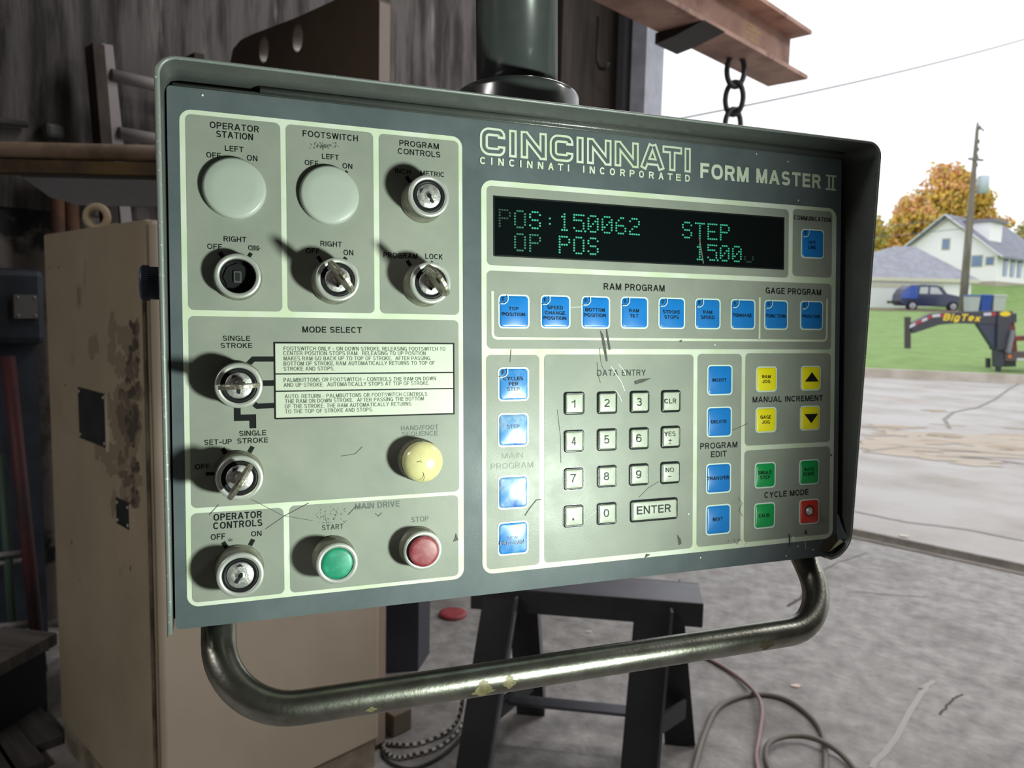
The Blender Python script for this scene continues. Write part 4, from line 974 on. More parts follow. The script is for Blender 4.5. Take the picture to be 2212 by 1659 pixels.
# long span of wires in front of the trees
for k, (ya, yb) in enumerate(((486, 470), (508, 492))):
    q0 = at(1800, ya + 8, 49); q1 = at(2098, yb, 47.3); mb = MB(); mb.tube([q0, q0.lerp(q1, .5) - Z*.1, q1], .02, 6)
    tag(mb.build('power_line', MATS['wire_grey']), ['upper thin power line running to the utility pole before the trees', 'lower thin power line running to the utility pole before the trees'][k], 'wire', 'power lines to the pole')

# trees
def tree(px, py, Y, blobs, cols, label, nleaf, seed, size=.34):
    r = random.Random(seed); b = at(px, py, Y); zb = lawn_z(Y) - .1
    t = empty('tree', (b.x, Y, zb), label, 'tree', 'autumn trees behind the houses')
    C0 = [at(x, y, Y) - Vector((b.x, Y, zb)) for (x, y, _) in blobs]
    mb = MB(); mb.tube([(0, 0, 0), (.1, 0, C0[0].z*.3), (0, 0, C0[0].z*.7), (C0[0].x, 0, C0[0].z)], .3, 10, rs=[.42, .34, .26, .1])
    for c in C0[1:]: mb.tube([(0, 0, C0[0].z*.45), (c.x*.6, .2, c.z*.75), (c.x, c.y, c.z)], .12, 7, rs=[.2, .13, .05])
    mb.build('trunk', mat('bark', (92, 78, 70), .9), t)
    mb = MB(); tot = sum(s*s for _, _, s in blobs)
    for (x, y, s), c in zip(blobs, C0):
        rad = s/F*Y; k = int(nleaf*s*s/tot); lumps = [(Vector((r.gauss(0, 1), r.gauss(0, 1), r.gauss(0, 1))).normalized()*rad*r.uniform(.2, .85), r.uniform(.28, .5)*rad) for _ in range(26)]
        for _ in range(k):
            lc, lr = r.choice(lumps); d = Vector((r.gauss(0, 1), r.gauss(0, 1), r.gauss(0, 1))).normalized()
            q = c + lc + d*lr*r.uniform(.5, 1.0)
            n_ = Vector((r.gauss(0, 1), r.gauss(0, 1), r.gauss(0, .8))).normalized(); a = n_.orthogonal().normalized(); bb = n_.cross(a); z_ = size*r.uniform(.6, 1.3)
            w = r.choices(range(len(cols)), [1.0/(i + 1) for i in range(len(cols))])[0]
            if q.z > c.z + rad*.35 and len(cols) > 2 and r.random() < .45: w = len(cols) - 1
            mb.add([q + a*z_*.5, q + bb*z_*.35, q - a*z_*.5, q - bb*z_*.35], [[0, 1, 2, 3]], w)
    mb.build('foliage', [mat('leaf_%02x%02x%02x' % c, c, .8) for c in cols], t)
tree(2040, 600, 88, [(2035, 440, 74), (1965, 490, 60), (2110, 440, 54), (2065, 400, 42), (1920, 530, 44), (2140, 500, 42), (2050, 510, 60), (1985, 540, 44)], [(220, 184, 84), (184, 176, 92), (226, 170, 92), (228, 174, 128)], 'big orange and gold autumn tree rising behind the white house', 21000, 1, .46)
tree(1890, 600, 80, [(1885, 500, 40), (1880, 560, 40)], [(206, 178, 86), (160, 166, 92)], 'yellow green tree showing beside the panel hood left of the gold tree', 4600, 2)
tree(2200, 600, 104, [(2215, 530, 46), (2180, 560, 34), (2240, 500, 40), (2190, 600, 26), (2230, 600, 30)], [(172, 164, 96), (204, 174, 92), (146, 148, 98)], 'olive coloured tree at the right edge beyond the house', 6000, 3)
tree(2150, 600, 98, [(2150, 540, 40), (2120, 560, 36)], [(152, 158, 104), (186, 166, 98)], 'low hazy green tree behind the house dormer', 4200, 4)

# parked car
YC = 50.0
cl = at(1941, 672, YC); crr = at(2086, 672, YC); cz = lawn_z(YC) - .02; cw = crr.x - cl.x
car = empty('car', (cl.x, YC, cz), 'dark blue wagon parked on the gravel before the garage', 'car')
sc = cw/4.7
prof = [(0.05, .55), (.12, 1.1), (.35, 1.5), (.75, 1.78), (1.6, 1.85), (2.6, 1.82), (2.95, 1.7), (3.35, 1.25), (3.9, 1.15), (4.5, 1.02), (4.68, .8), (4.68, .42), (4.3, .34), (.3, .34)]
mb = MB(); Mx = Matrix.Rotation(PI/2, 4, 'X')
mb.prism([(x*sc, y*sc) for x, y in prof], -1.3*sc, 0, 0, Mx)
mb.build('body', mat('car_navy', (40, 48, 82), .3, coat=.5), car, bevel=.06)
mb = MB(); mb.prism([(x*sc, y*sc) for x, y in [(.08, .85), (.14, 1.12), (.38, 1.48), (.78, 1.74), (1.25, 1.77), (1.22, .85)]], .002, .03, 0, Mx); mb.build('rear_quarter', mat('car_blue', (58, 88, 176), .3, coat=.5), car)
for q in ([(1.35, 1.2), (1.4, 1.66), (1.95, 1.68), (1.95, 1.2)], [(2.1, 1.2), (2.1, 1.68), (2.6, 1.66), (3.0, 1.2)]):
    mb = MB(); mb.prism([(x*sc, y*sc) for x, y in q], .004, .02, 0, Mx); mb.build('side_window', mat('car_glass', (190, 196, 200), .1), car)
for x in (.9, 3.75):
    mb = MB(); Mw = Matrix.Translation((x*sc, -.06, .34*sc)) @ Mx
    mb.lathe([(.36*sc, -.22), (.36*sc, .02), (.3*sc, .05)], 22, 0, Mw); wv = mb.build('wheel', mat('tyre', (34, 34, 36), .8), car)
    mb = MB(); mb.lathe([(.22*sc, .04), (.2*sc, .07), (.06*sc, .05), (0, .05)], 18, 0, Mw); mb.build('hubcap', mat('hub_grey', (180, 182, 188), .4), wv)
mb = MB(); mb.box(-.03, .12, .1, 1.6, .5*sc, .68*sc); mb.build('bumper', mat('bumper_black', (30, 30, 34), .6), car)
# bins
for px0, px1, col, lc, lab in ((2092, 2115, (176, 180, 184), (86, 110, 160), 'grey wheeled bin with a blue lid, next to the utility pole'), (2117, 2141, (40, 72, 158), (52, 86, 172), 'blue wheeled bin between two grey bins on the grass'), (2144, 2171, (182, 184, 182), (188, 190, 188), 'plain grey wheeled bin at the right end of the three bins')):
    Y = 46; a = at(px0, 670, Y); b = at(px1, 670, Y); w = b.x - a.x; zb = lawn_z(Y) - .02; hh = at(px0, 636, Y).z - zb
    t = empty('wheeled_bin', ((a.x + b.x)/2, Y, zb), lab, 'bin', 'bins on the grass')
    mm = mat('bin_%02x%02x%02x' % col, col, .6); mb = MB(); k = .42
    mb.add([(-w*k, 0, 0), (w*k, 0, 0), (w*k, w*.85, 0), (-w*k, w*.85, 0), (-w*.5, -.05, hh*.9), (w*.5, -.05, hh*.9), (w*.5, w, hh*.9), (-w*.5, w, hh*.9)], [[0, 1, 5, 4], [1, 2, 6, 5], [2, 3, 7, 6], [3, 0, 4, 7], [3, 2, 1, 0], [4, 5, 6, 7]]); mb.build('body', mm, t)
    mb = MB(); mb.box(-w*.54, w*.54, -.09, w + .05, hh*.9, hh); mb.build('lid', mat('lid_%02x%02x%02x' % lc, lc, .6), t, bevel=.03)
    for s in (-1, 1):
        mb = MB(); mb.lathe([(.1, -.04), (.1, .04)], 14, 0, Matrix.Translation((s*w*.42, w*.9, .1)) @ Matrix.Rotation(PI/2, 4, 'Y')); mb.build('wheel', MATS['tyre'], t)

# gooseneck trailer
YT_ = 20.0
tb = at(2165, 818, YT_); tr = empty('trailer', (tb.x, YT_, 0), 'black gooseneck trailer with yellow lettering parked beside the curb', 'trailer')
def tq(px, py, Y=YT_): q = at(px, py, Y); return (q.x - tb.x, q.z)
TC = (1850, 500, .20498)
def t2(x, y): return tq(TC[0] + x*TC[2], TC[1] + y*TC[2])
m_tr = mat('trailer_black', (58, 60, 68), .45); m_yl = mat('trailer_yellow', (236, 204, 40), .5)
Mx = Matrix.Rotation(PI/2, 4, 'X')
mb = MB()
mb.prism([t2(*p) for p in ((560, 985), (800, 862), (1200, 842), (1490, 838), (1490, 985), (1280, 975), (1050, 968), (870, 985), (600, 1075))][::-1], -.22, 0, 0, Mx)
mb.build('gooseneck', m_tr, tr, bevel=.015)
mb = MB(); mb.prism([t2(*p) for p in ((1290, 975), (1500, 975), (1500, 1250), (1460, 1240))][::-1], -.2, -.02, 0, Mx); mb.build('gusset', mat('trailer_navy', (56, 62, 84), .45), tr)
mb = MB(); mb.prism([t2(*p) for p in ((1480, 838), (1640, 838), (1575, 1250), (1470, 1250))][::-1], -.3, .05, 0, Mx); mb.build('riser', m_tr, tr, bevel=.015)
mb = MB(); mb.prism([t2(*p) for p in ((535, 900), (580, 900), (580, 1235), (535, 1235))][::-1], -.16, -.02, 0, Mx)
mb.build('coupler_tube', mat('coupler_dark', (66, 60, 62), .6), tr, bevel=.01)
mb = MB(); mb.prism([t2(*p) for p in ((1480, 1240), (1565, 1240), (1560, 1430), (1480, 1430))][::-1], -.22, -.02, 0, Mx)
mb.prism([t2(*p) for p in ((1508, 1420), (1543, 1420), (1543, 1553), (1508, 1553))][::-1], -.18, -.06, 0, Mx); mb.build('jack_leg', m_tr, tr)
mb = MB(); mb.prism([t2(*p) for p in ((1605, 1360), (1640, 1360), (1640, 1540), (1605, 1540))][::-1], -1.0, -.9, 0, Mx); mb.build('jack_leg', m_tr, tr)
mb = MB(); mb.prism([t2(*p) for p in ((1570, 1270), (2300, 1270), (2300, 1365), (1570, 1365))][::-1], -.5, 0, 0, Mx); mb.build('deck', mat('deck_edge', (92, 78, 80), .6), tr)
mb = MB(); mb.prism([t2(*p) for p in ((1605, 1372), (1735, 1372), (1735, 1430), (1625, 1435))][::-1], -.6, -.2, 0, Mx); mb.build('undercarriage', m_tr, tr)
mb = MB(); mb.prism([t2(*p) for p in ((1630, 870), (1715, 862), (1715, 960), (1640, 960))][::-1], -.5, -.1, 0, Mx); mb.build('toolbox', m_tr, tr)
mb = MB(); mb.prism([t2(*p) for p in ((1640, 960), (1720, 960), (1750, 1265), (1640, 1265))][::-1], -.5, -.2, 0, Mx)
mb.prism([t2(*p) for p in ((1640, 1110), (1900, 1100), (1900, 1150), (1640, 1160))][::-1], -.35, -.1, 0, Mx); mb.build('chain_rack', mat('red_rack', (150, 66, 56), .7, col2=(96, 60, 54), scale=14), tr)
mb = MB(); a = t2(1625, 1040); b = t2(1575, 1275); mb.beam((a[0], -.08, a[1]), (b[0], -.08, b[1]), .1, .1, up=(0, 1, 0)); mb.build('brace', mat('brace_grey', (120, 124, 132), .5), tr)
mb = MB(); mb.poly([t2(*p) for p in ((1600, 1300), (1632, 1300), (1632, 1335), (1600, 1335))][::-1], .004, 0, Mx); mb.build('marker_light', mat('amber_marker', (226, 120, 40), .4), tr)
mb = MB(); mb.poly([t2(*p) for p in ((1690, 1335), (1790, 1335), (1790, 1362), (1690, 1362))][::-1], .004, 0, Mx); mb.build('plate', mat('plate_pale', (206, 206, 202), .5), tr)
mb = MB(); q = [t2(1555 + 58*math.cos(2*PI*k/20), 868 + 26*math.sin(2*PI*k/20)) for k in range(20)]; mb.poly(q[::-1], .054, 0, Mx); mb.build('oval_badge', m_yl, tr)
rt_ = mat('tape_red', (176, 52, 66), .5); wt_ = mat('tape_white', (200, 204, 212), .5)
tape = [((560, 990), (620, 960), 1), ((620, 960), (690, 925), 0), ((690, 925), (745, 905), 1), ((745, 905), (800, 872), 0), ((800, 875), (880, 868), 1), ((880, 870), (930, 868), 0), ((1340, 858), (1420, 855), 1), ((1420, 856), (1485, 852), 0)]
mbs = [MB(), MB()]
for a, b, w in tape:
    pa, pb_ = t2(*a), t2(*b); pc, pd = t2(b[0], b[1] + 30), t2(a[0], a[1] + 30); mbs[w].poly([pa, pd, pc, pb_], .004, 0, Mx)
mbs[0].build('reflective_tape', rt_, tr); mbs[1].build('reflective_tape', wt_, tr)
mb = MB(); a = t2(908, 948); b = t2(1298, 938); q = t2(1100, 878)
text(mb, 'BigTex', a[0], (a[1] + b[1])/2, b[0] - a[0], (q[1] - a[1]), .006, 0, .036, M=Mx, shear=.25)
mb.build('yellow_lettering', m_yl, tr)

# ================================================================ SHOP FURNITURE
m_beige = mat('beige_enamel', (168, 155, 132), .42, col2=(158, 145, 123), scale=3, bump=.03, bscale=60, col3=(74, 66, 56), scale3=2.6, lo3=.63, hi3=.74)
m_beige2 = mat('beige_door', (192, 178, 158), .4, col2=(182, 169, 149), scale=2.2, bump=.03, bscale=60)
m_seam = mat('seam_dark', (44, 40, 34), .7)
# electrical cabinet: corner nearest the camera, sides along the room axes
cr_ = rl(gp(815, 1600, .1)); cv = cr_.x
def solve_u(px, v, z=0.0, py=1000):
    return rl(on_v(px, py, v)).y
cu1 = solve_u(818, cv, py=1600); cu0 = solve_u(346, cv, py=1400)
cabM = RM.copy(); cabM.translation = RM @ Vector((cv, cu0, 0))
cab = empty('electrical_cabinet', M=cabM, label='tall beige steel cabinet with oil stained side standing behind the control panel', cat='cabinet')
ctop = rl(on_u(305, 476, cu0 + .01)).z
cl_v = rl(on_u(112, 1000, cu0)).x
CD = cu1 - cu0; CWd = cv - cl_v
mb = MB(); mb.box(-CWd, -.035, 0, CD - .002, .1, ctop); mb.build('body', m_beige, cab, bevel=.006)
mb = MB(); mb.box(-.03, 0, .004, CD, .105, ctop - .004); mb.build('door', m_beige2, cab, bevel=.01, seg=3)
mb = MB(); mb.box(-CWd + .01, -.012, .006, CD - .008, 0, .097); mb.build('plinth', mat('plinth_beige', (150, 140, 122), .5, col2=(104, 96, 80), scale=6), cab)
mb = MB(); mb.box(-.036, -.029, .01, CD - .01, .11, ctop - .03); mb.build('door_gasket', m_seam, cab)
mb = MB(); mb.box(-.052, -.036, -.006, 0, .12, ctop - .16); mb.build('door_flange', mat('flange_beige', (128, 116, 98), .4, col2=(60, 54, 46), scale=5), cab, bevel=.002)
def on_cab(px, py):
    q = rl(on_u(px, py, cu0)); return (q.x - cv, q.z)
def side_plate(a, b, nm, lab):
    (x0, zt), (x1, zb) = on_cab(*a), on_cab(*b)
    mb = MB(); mb.box(x0, x1, -.004, 0, zb, zt); o = mb.build(nm, mat('black_plate', (30, 34, 36), .4, col2=(44, 46, 48), scale=12), cab); tag(o, lab)
    mb = MB()
    for x in (x0 + .012, x1 - .012):
        for z in (zb + .012, zt - .012): mb.lathe([(.006, 0), (.005, .003), (0, .004)], 10, 0, Matrix.Translation((x, -.004, z)) @ Matrix.Rotation(PI/2, 4, 'X'))
    mb.build('rivets', m_core, o)
    mb = MB(); mb.box(x1 + .002, x1 + .008, -.006, 0, zb - .01, zt); mb.build('plate_edge', m_beige2, o)
side_plate((171, 836), (233, 968), 'nameplate', 'blank black nameplate'); side_plate((253, 1074), (284, 1146), 'nameplate', 'smaller blank black plate')
# lifting ring
e0 = on_u(209, 458, cu0 + .07); q = rl(e0); mb = MB(); er = .033
MR = Matrix.Translation((q.x - cv, .07, ctop + .046)) @ Matrix.Rotation(math.radians(44), 4, "Z")
mb.tube([MR @ Vector((er*math.cos(2*PI*k/28), 0, er*math.sin(2*PI*k/28))) for k in range(28)], .0115, 12, closed=True)
mb.lathe([(.02, ctop), (.02, ctop + .008), (.013, ctop + .012)], 18, 0, Matrix.Translation((q.x - cv, .07, 0)))
mb.build('lifting_ring', mat('ring_cream', (176, 158, 130), .45), cab)
mb = MB()
for (x, y, w, h) in ((109, 578, 6, 2), (127, 577, 4, 3), (141, 831, 3, 5), (155, 1172, 4, 7), (282, 1228, 3, 8), (172, 1255, 3, 3)):
    a = on_cab(x, y); s_ = .0011; mb.poly([(a[0] + w*s_*math.cos(t), a[1] + h*s_*math.sin(t)) for t in [2*PI*k/10 for k in range(10)]], .0006, 0, Matrix.Rotation(PI/2, 4, 'X'))
mb.build('paint_chip', m_seam, cab)
# oily soot patches near the door edge: irregular dabs, thin ones under thick ones
rs = random.Random(11)
def soot(cx, cy, rx, ry, lay, n=14):
    pts = []
    for k in range(n):
        a = 2*PI*k/n; j_ = .6 + .7*rs.random(); q = on_cab(cx + rx*j_*math.cos(a), cy + ry*j_*math.sin(a)); pts.append((min(q[0], -.054), q[1]))
    mbs_.poly(pts, .0004 + .0001*lay + rs.random()*.00008, lay, Matrix.Rotation(PI/2, 4, 'X'))
mbs_ = MB()
for lay, nn, sx, rr_ in ((0, 60, 30, 15), (1, 60, 20, 10), (2, 40, 11, 6)):
    for k in range(nn):
        y = rs.choice([rs.uniform(700, 860), rs.gauss(905, 30), rs.gauss(910, 18), rs.uniform(960, 1110)])
        soot(298 - abs(rs.gauss(0, sx)), y, rr_*rs.uniform(.4, 1), rr_*rs.uniform(.8, 2.4), lay)
mbs_.build('soot_stain', [mat('soot_%d' % c[0], c, .6) for c in ((134, 122, 102), (104, 94, 79), (74, 67, 57))], cab)

# press brake side frame behind the cabinet
pu = cu1 + .05
def on_pf(px, py): q = rl(on_u(px, py, pu)); return (q.x, q.z)
pts = [on_pf(*p) for p in ((818, 60), (800, -30), (723, 0), (640, 38), (545, 74), (520, 86), (503, 106), (497, 135))]
fv1 = pts[0][0]; fv0 = pts[-1][0]
pf = empty('machine_frame', M=RM, label='tall brown steel machine side plate with two round holes above the panel', cat='machine')
out = [(fv0, 0), (fv1, 0), (fv1, on_pf(818, -8)[1]), (fv1 - .06, on_pf(818, -8)[1] + .08), pts[1], ] 
out = [(fv0, 0), (fv1, 0), (fv1, on_pf(818, -4)[1]), (fv1 - .07, on_pf(818, -4)[1] + .09), (fv1 - .25, on_pf(700, -60)[1])] + pts[2:]
th = .045
mb = MB(); Mf = Matrix.Translation((0, pu, 0)) @ Matrix.Rotation(PI/2, 4, 'X')
holes = [on_pf(570, 107), on_pf(643, 82)]
# plate with real holes: bridge polygon strips built through bmesh
bm = bmesh.new()
def loop(ptsx, y): return [bm.verts.new((p[0], y, p[1])) for p in ptsx]
rings = [out] + [[(h[0] + .036*math.cos(2*PI*k/24), h[1] + .050*math.sin(2*PI*k/24)) for k in range(24)] for h in holes]
def face_side(y):
    loops = [loop(r, y) for r in rings]; ed = []
    for L_ in loops:
        for i in range(len(L_)): ed.append(bm.edges.new((L_[i], L_[(i+1) % len(L_)])))
    bmesh.ops.triangle_fill(bm, use_beauty=True, use_dissolve=False, edges=ed); return loops
fa = face_side(pu); fb = face_side(pu + th)
for A_, B_l in zip(fa, fb):
    for i in range(len(A_)):
        j = (i+1) % len(A_); bm.faces.new((A_[i], A_[j], B_l[j], B_l[i]))
bmesh.ops.recalc_face_normals(bm, faces=bm.faces)
me = bpy.data.meshes.new('side_plate'); bm.to_mesh(me); bm.free()
me.materials.append(mat('machine_brown', (104, 90, 74), .45, col2=(92, 79, 66), scale=3))
o = bpy.data.objects.new('side_plate', me); COL.objects.link(o); o.parent = pf
mb = MB(); mb.box(fv1 + .0005, fv1 + .003, pu + .001, pu + th - .001, .02, on_pf(818, -4)[1] - .01); mb.build('plate_edge_daylit', mat('plate_edge_lit', (178, 160, 146), .45), pf)  # pale strip: daylight from the door put into the edge colour

# navy steel post standing on the floor right of the cabinet
f0 = gp(822, 1466); f1 = gp(903, 1450); d = (f1 - f0)
mb = MB(); pv = rl(f0)
po = empty('steel_post', M=RM, label='dark navy steel post on the floor between cabinet and sawhorse', cat='post')
a = rl(f0); b = rl(f1); 
mb.add([(a.x - .05, a.y, 0), (b.x, b.y, 0), (b.x - .1, b.y + .15, 0), (a.x - .15, a.y + .15, 0), (a.x - .05, a.y, 1.05), (b.x, b.y, 1.05), (b.x - .1, b.y + .15, 1.05), (a.x - .15, a.y + .15, 1.05)],
       [[0, 1, 5, 4], [1, 2, 6, 5], [2, 3, 7, 6], [3, 0, 4, 7], [4, 5, 6, 7], [3, 2, 1, 0]]); mb.build('column', mat('navy_steel', (48, 50, 62), .5, col2=(40, 42, 52), scale=5), po)
bk = gp(846, 1572); q = rl(bk); mb = MB(); mb.box(q.x - .04, q.x + .06, q.y - .04, q.y + .05, 0, .085)
o = rbuild(mb, 'wooden_block', mat('block_tan', (128, 116, 98), .7), bevel=.006); tag(o, 'small tan block on the floor beside the cabinet base', 'block')
# red disc lying on the floor
q = gp(978, 1330); mb = MB(); mb.lathe([(.068, 0), (.072, .006), (.07, .018), (.05, .022), (0, .023)], 30)
o = mb.build('red_lid', mat('faded_red', (168, 70, 76), .6, col2=(146, 60, 66), scale=20)); o.location = q; tag(o, 'faded red round lid lying on the concrete floor', 'lid')
# floor litter
rs = random.Random(5)
for (x, y, s, c, lab) in ((1720, 1483, .016, (220, 196, 190), 'pale pink scrap on the floor right of the hose'), (1272, 1365, .014, (190, 190, 184), 'small white chip on the floor beneath the sawhorse'), (1713, 1389, .014, (206, 202, 198), 'pale sliver on the floor just under the handle bend'), (1952, 1158, .03, (214, 206, 190), 'pale scrap by the door sill')):
    q = gp(x, y); mb = MB(); n = 9; pts = [(s*(.7 + .6*rs.random())*math.cos(2*PI*k/n)*1.3, s*(.6 + .5*rs.random())*math.sin(2*PI*k/n)) for k in range(n)]
    mb.prism(pts, 0, .005, 0); o = mb.build('floor_scrap', mat('scrap_%02x%02x%02x' % c, c, .7)); o.location = q; tag(o, lab, 'scrap', 'scraps on the floor')

# ---------------------------------------------------------------- sawhorse
m_saw = mat('sawhorse_steel', (52, 54, 56), .5, col2=(44, 44, 46), scale=6); m_sawtop = mat('sawhorse_top', (86, 86, 94), .4, col2=(74, 74, 82), scale=5)
ca = gp(1520, 1303, .62); cb = gp(1555, 1264, .62); cc = gp(1150, 1274, .62)
sax = (cc - ca); sax.z = 0; sax.normalize(); sp_ = Vector((-sax.y, sax.x, 0));
if sp_.dot(cb - ca) < 0: sp_ = -sp_
SW = .19; SL = .80
SM = Matrix((-sax, sp_, Z)).transposed().to_4x4(); SM.translation = Vector((ca.x, ca.y, 0))
saw = empty('sawhorse', M=SM, label='dark steel sawhorse standing on the concrete under the panel', cat='sawhorse')
def sl_(p): return SM.inverted() @ Vector(p)
mb = MB(); mb.box(-SL, 0, 0, SW, .604, .62); mb.build('top_plate', m_sawtop, saw, bevel=.003)
mb = MB(); mb.box(-SL, 0, -.006, .0, .535, .62); mb.box(-SL, 0, SW, SW + .006, .56, .62); mb.build('top_flange', m_saw, saw, bevel=.01)
def leg(top, foot, w, t, face):
    a = Vector(top); b = Vector(foot); d = (b - a).normalized()
    x = Vector((1, 0, 0)); x = (x - d*x.dot(d)).normalized(); y = d.cross(x)
    M = Matrix((x, y, d)).transposed().to_4x4(); M.translation = a
    mb = MB(); l = (b - a).length
    mb.box(-w/2, w/2, -t/2, t/2, 0, l, 0, M); mb.box(w/2 - .008, w/2, -t/2, face*.07, 0, l, 1, M)
    mb.build('leg', [m_saw, m_sawtop], saw)
rf = sl_(gp(1378, 1690)); lf = sl_(gp(1022, 1672)); rrr = sl_(gp(1487, 1612)); lr = sl_(gp(1163, 1545))
leg((sl_(on_v(1412, 1330, 0)).x*0 + sl_(gp(1412, 1325, .58)).x, .004, .60), (rf.x, rf.y, .0), .125, .012, 1)
leg((sl_(gp(1085, 1290, .58)).x, .004, .60), (lf.x, lf.y, 0), .125, .012, 1)
leg((sl_(gp(1412, 1325, .58)).x + .05, SW - .004, .60), (rrr.x - .03, rrr.y, 0), .11, .012, -1)
leg((sl_(gp(1085, 1290, .58)).x + .04, SW - .004, .60), (lr.x - .03, lr.y, 0), .11, .012, -1)
mb = MB(); xa = lf.x*.6 + lr.x*.4; xb = rf.x*.6 + rrr.x*.4; yc = (rf.y + rrr.y)/2 + .02
mb.beam((xa + .02, yc, .17), (xb, yc, .17), .06, .012); mb.build('stretcher', m_sawtop, saw)
for (fa_, ra_) in ((lf, lr), (rf, rrr)):
    mb = MB(); mb.beam(fa_.lerp(ra_, .12) + Z*.16, fa_.lerp(ra_, .88) + Z*.16, .012, .07); mb.build('cross_brace', m_saw, saw)

# ---------------------------------------------------------------- hoses and cables on the floor
def catmull(P, n=8):
    P = [Vector(p) for p in P]; out = []
    for i in range(len(P) - 1):
        p0 = P[max(i-1, 0)]; p1 = P[i]; p2 = P[i+1]; p3 = P[min(i+2, len(P)-1)]
        for k in range(n):
            t = k/n; out.append(.5*((2*p1) + (p2 - p0)*t + (2*p0 - 5*p1 + 4*p2 - p3)*t*t + (3*p1 - p0 - 3*p2 + p3)*t**3))
    out.append(P[-1]); return out
def floor_line(name, px, r, m, label, cat, zs=None, group=None):
    pts = []
    for i, p in enumerate(px): pts.append(gp(p[0], p[1], (p[2] if len(p) > 2 else r)))
    mb = MB(); mb.tube(catmull(pts), r, 12); return tag(mb.build(name, m), label, cat, group)
floor_line('extension_cord', [(1430, 1398), (1500, 1412), (1550, 1434), (1600, 1467, .014), (1634, 1500, .03), (1646, 1535, .03), (1640, 1590, .012), (1634, 1640), (1650, 1700), (1690, 1760)], .0085, mat('cord_pink', (150, 126, 126), .5), 'pinkish cord running down the middle of the hose coil', 'cord')
floor_line('air_hose', [(1480, 1730), (1502, 1650), (1520, 1590), (1550, 1530), (1600, 1505), (1650, 1500), (1700, 1512), (1745, 1543), (1774, 1580), (1783, 1630), (1776, 1690), (1730, 1720), (1680, 1690), (1655, 1640), (1660, 1607, .03), (1690, 1592, .03), (1735, 1590, .03), (1780, 1604, .034), (1820, 1632, .02), (1860, 1680), (1900, 1740)], .0105, mat('hose_grey', (112, 106, 98), .5), 'grey brown hose lying in loops on the concrete', 'hose')
mcb = mat('braid_white', (176, 172, 166), .6); mck = mat('braid_black', (40, 38, 40), .6)
def braided(px, label, r=.008):
    pts = catmull([gp(p[0], p[1], r if len(p) < 3 else p[2]) for p in px], 12)
    mb = MB(); mb.tube(pts, r, 10)
    k = 0
    for i in range(len(pts) - 1):
        for j in range(2): mb.mi[k*10:(k+1)*10]
    n = len(pts) - 1
    for i in range(n):
        for s in range(10): mb.mi[i*10 + s] = 0 if (i//2 + s//3) % 2 else 1
    return tag(mb.build('braided_cable', [mcb, mck]), label, 'cable', 'braided cables by the cabinet')
braided([(830, 1606), (855, 1609), (900, 1608), (950, 1590), (985, 1562, .03), (998, 1520, .12), (996, 1490, .2)], 'black and white braided cable rising up to the sawhorse leg')
braided([(827, 1606), (832, 1622), (856, 1637), (890, 1632), (940, 1618), (980, 1590), (1000, 1560)], 'braided cable lying lower down along the cabinet base')
floor_line('black_cable', [(827, 1609), (828, 1632), (850, 1652), (895, 1660), (950, 1636), (990, 1600), (1012, 1570)], .006, mck, 'plain black cable between the braided cables', 'cable')

# ---------------------------------------------------------------- overhead I-beam with chain
bv = rl(on_u(1700, 170, 4.45)); BV = bv.x; BE = 4.45
zn = bv.z; m_rust = mat('rusty_beam', (190, 154, 138), .75, col2=(140, 108, 96), scale=3, lo=.42, hi=.66, detail=9, bump=.2, bscale=20, col3=(120, 84, 72), scale3=5, lo3=.58, hi3=.7)
ib = empty('overhead_beam', M=RM, label='rusty steel I-beam overhead pointing out through the door', cat='beam')
zt_ = rl(on_v(1690, 72, BV)).z
fw_ = .12
mb = MB(); mb.box(BV - .008, BV + .008, -3.98, BE, zn, zt_); mb.box(BV - fw_, BV + fw_, -3.98, BE + .01, zn - .022, zn); mb.box(BV - fw_, BV + fw_, -3.98, BE + .03, zt_, zt_ + .022)
mb.build('i_section', m_rust, ib)
cu_ = rl(on_v(1490, 110, BV)).y
mb = MB(); mb.prism([(BV - fw_ - .015, zn - .075), (BV - fw_*.2, zn - .06), (BV + fw_ + .01, zn - .023), (BV - fw_ - .015, zn - .023)], -cu_ - .1, -cu_ + .1, 0, Matrix.Rotation(PI/2, 4, 'X')); mb.build('beam_clamp', mat('clamp_dark', (50, 44, 44), .6), ib)
mb = MB(); w0 = rl(on_v(1610, 48, BV + .009))
for k, (dx, dz, l) in enumerate(((0, 0, .14), (.02, -.025, .15), (-.01, -.05, .13), (.05, -.075, .12), (.1, -.02, .08))):
    mb.box(BV + .0085, BV + .0095, w0.y + dx, w0.y + dx + l, w0.z + dz, w0.z + dz + .009)
mb.build('chalk_marks', mat('chalk_yellow', (192, 172, 120), .8), ib)
ch = empty('hanging_chain', M=RM, label='two dark chain links hanging from the end of the beam', cat='chain')
lk = rl(on_v(1594, 200, BV)); mlk = mat('chain_iron', (92, 92, 96), .5, metal=.4)
def link(cz, ang, rx, rz, nm):
    mb = MB(); M = Matrix.Translation((BV - .02, lk.y, cz)) @ Matrix.Rotation(ang, 4, 'Z')
    mb.tube([M @ Vector((rx*math.cos(2*PI*k/24), 0, rz*math.sin(2*PI*k/24))) for k in range(24)], .0145, 10, closed=True); mb.build(nm, mlk, ch)
zz = zn - .022
link(zz - .06, PI*.30, .050, .085, 'link'); link(zz - .205, PI*.12, .046, .085, 'link'); link(zz - .345, PI*.32, .046, .085, 'link')

# ---------------------------------------------------------------- clutter at the left behind the cabinet
m_dirt = mat('grimy_steel', (72, 66, 60), .7, col2=(46, 42, 40), scale=5, lo=.4, hi=.6)
def lpx(px, py, v): return rl(on_v(px, py, v))
def rtag(o, label, cat, group=None): return tag(o, label, cat, group)
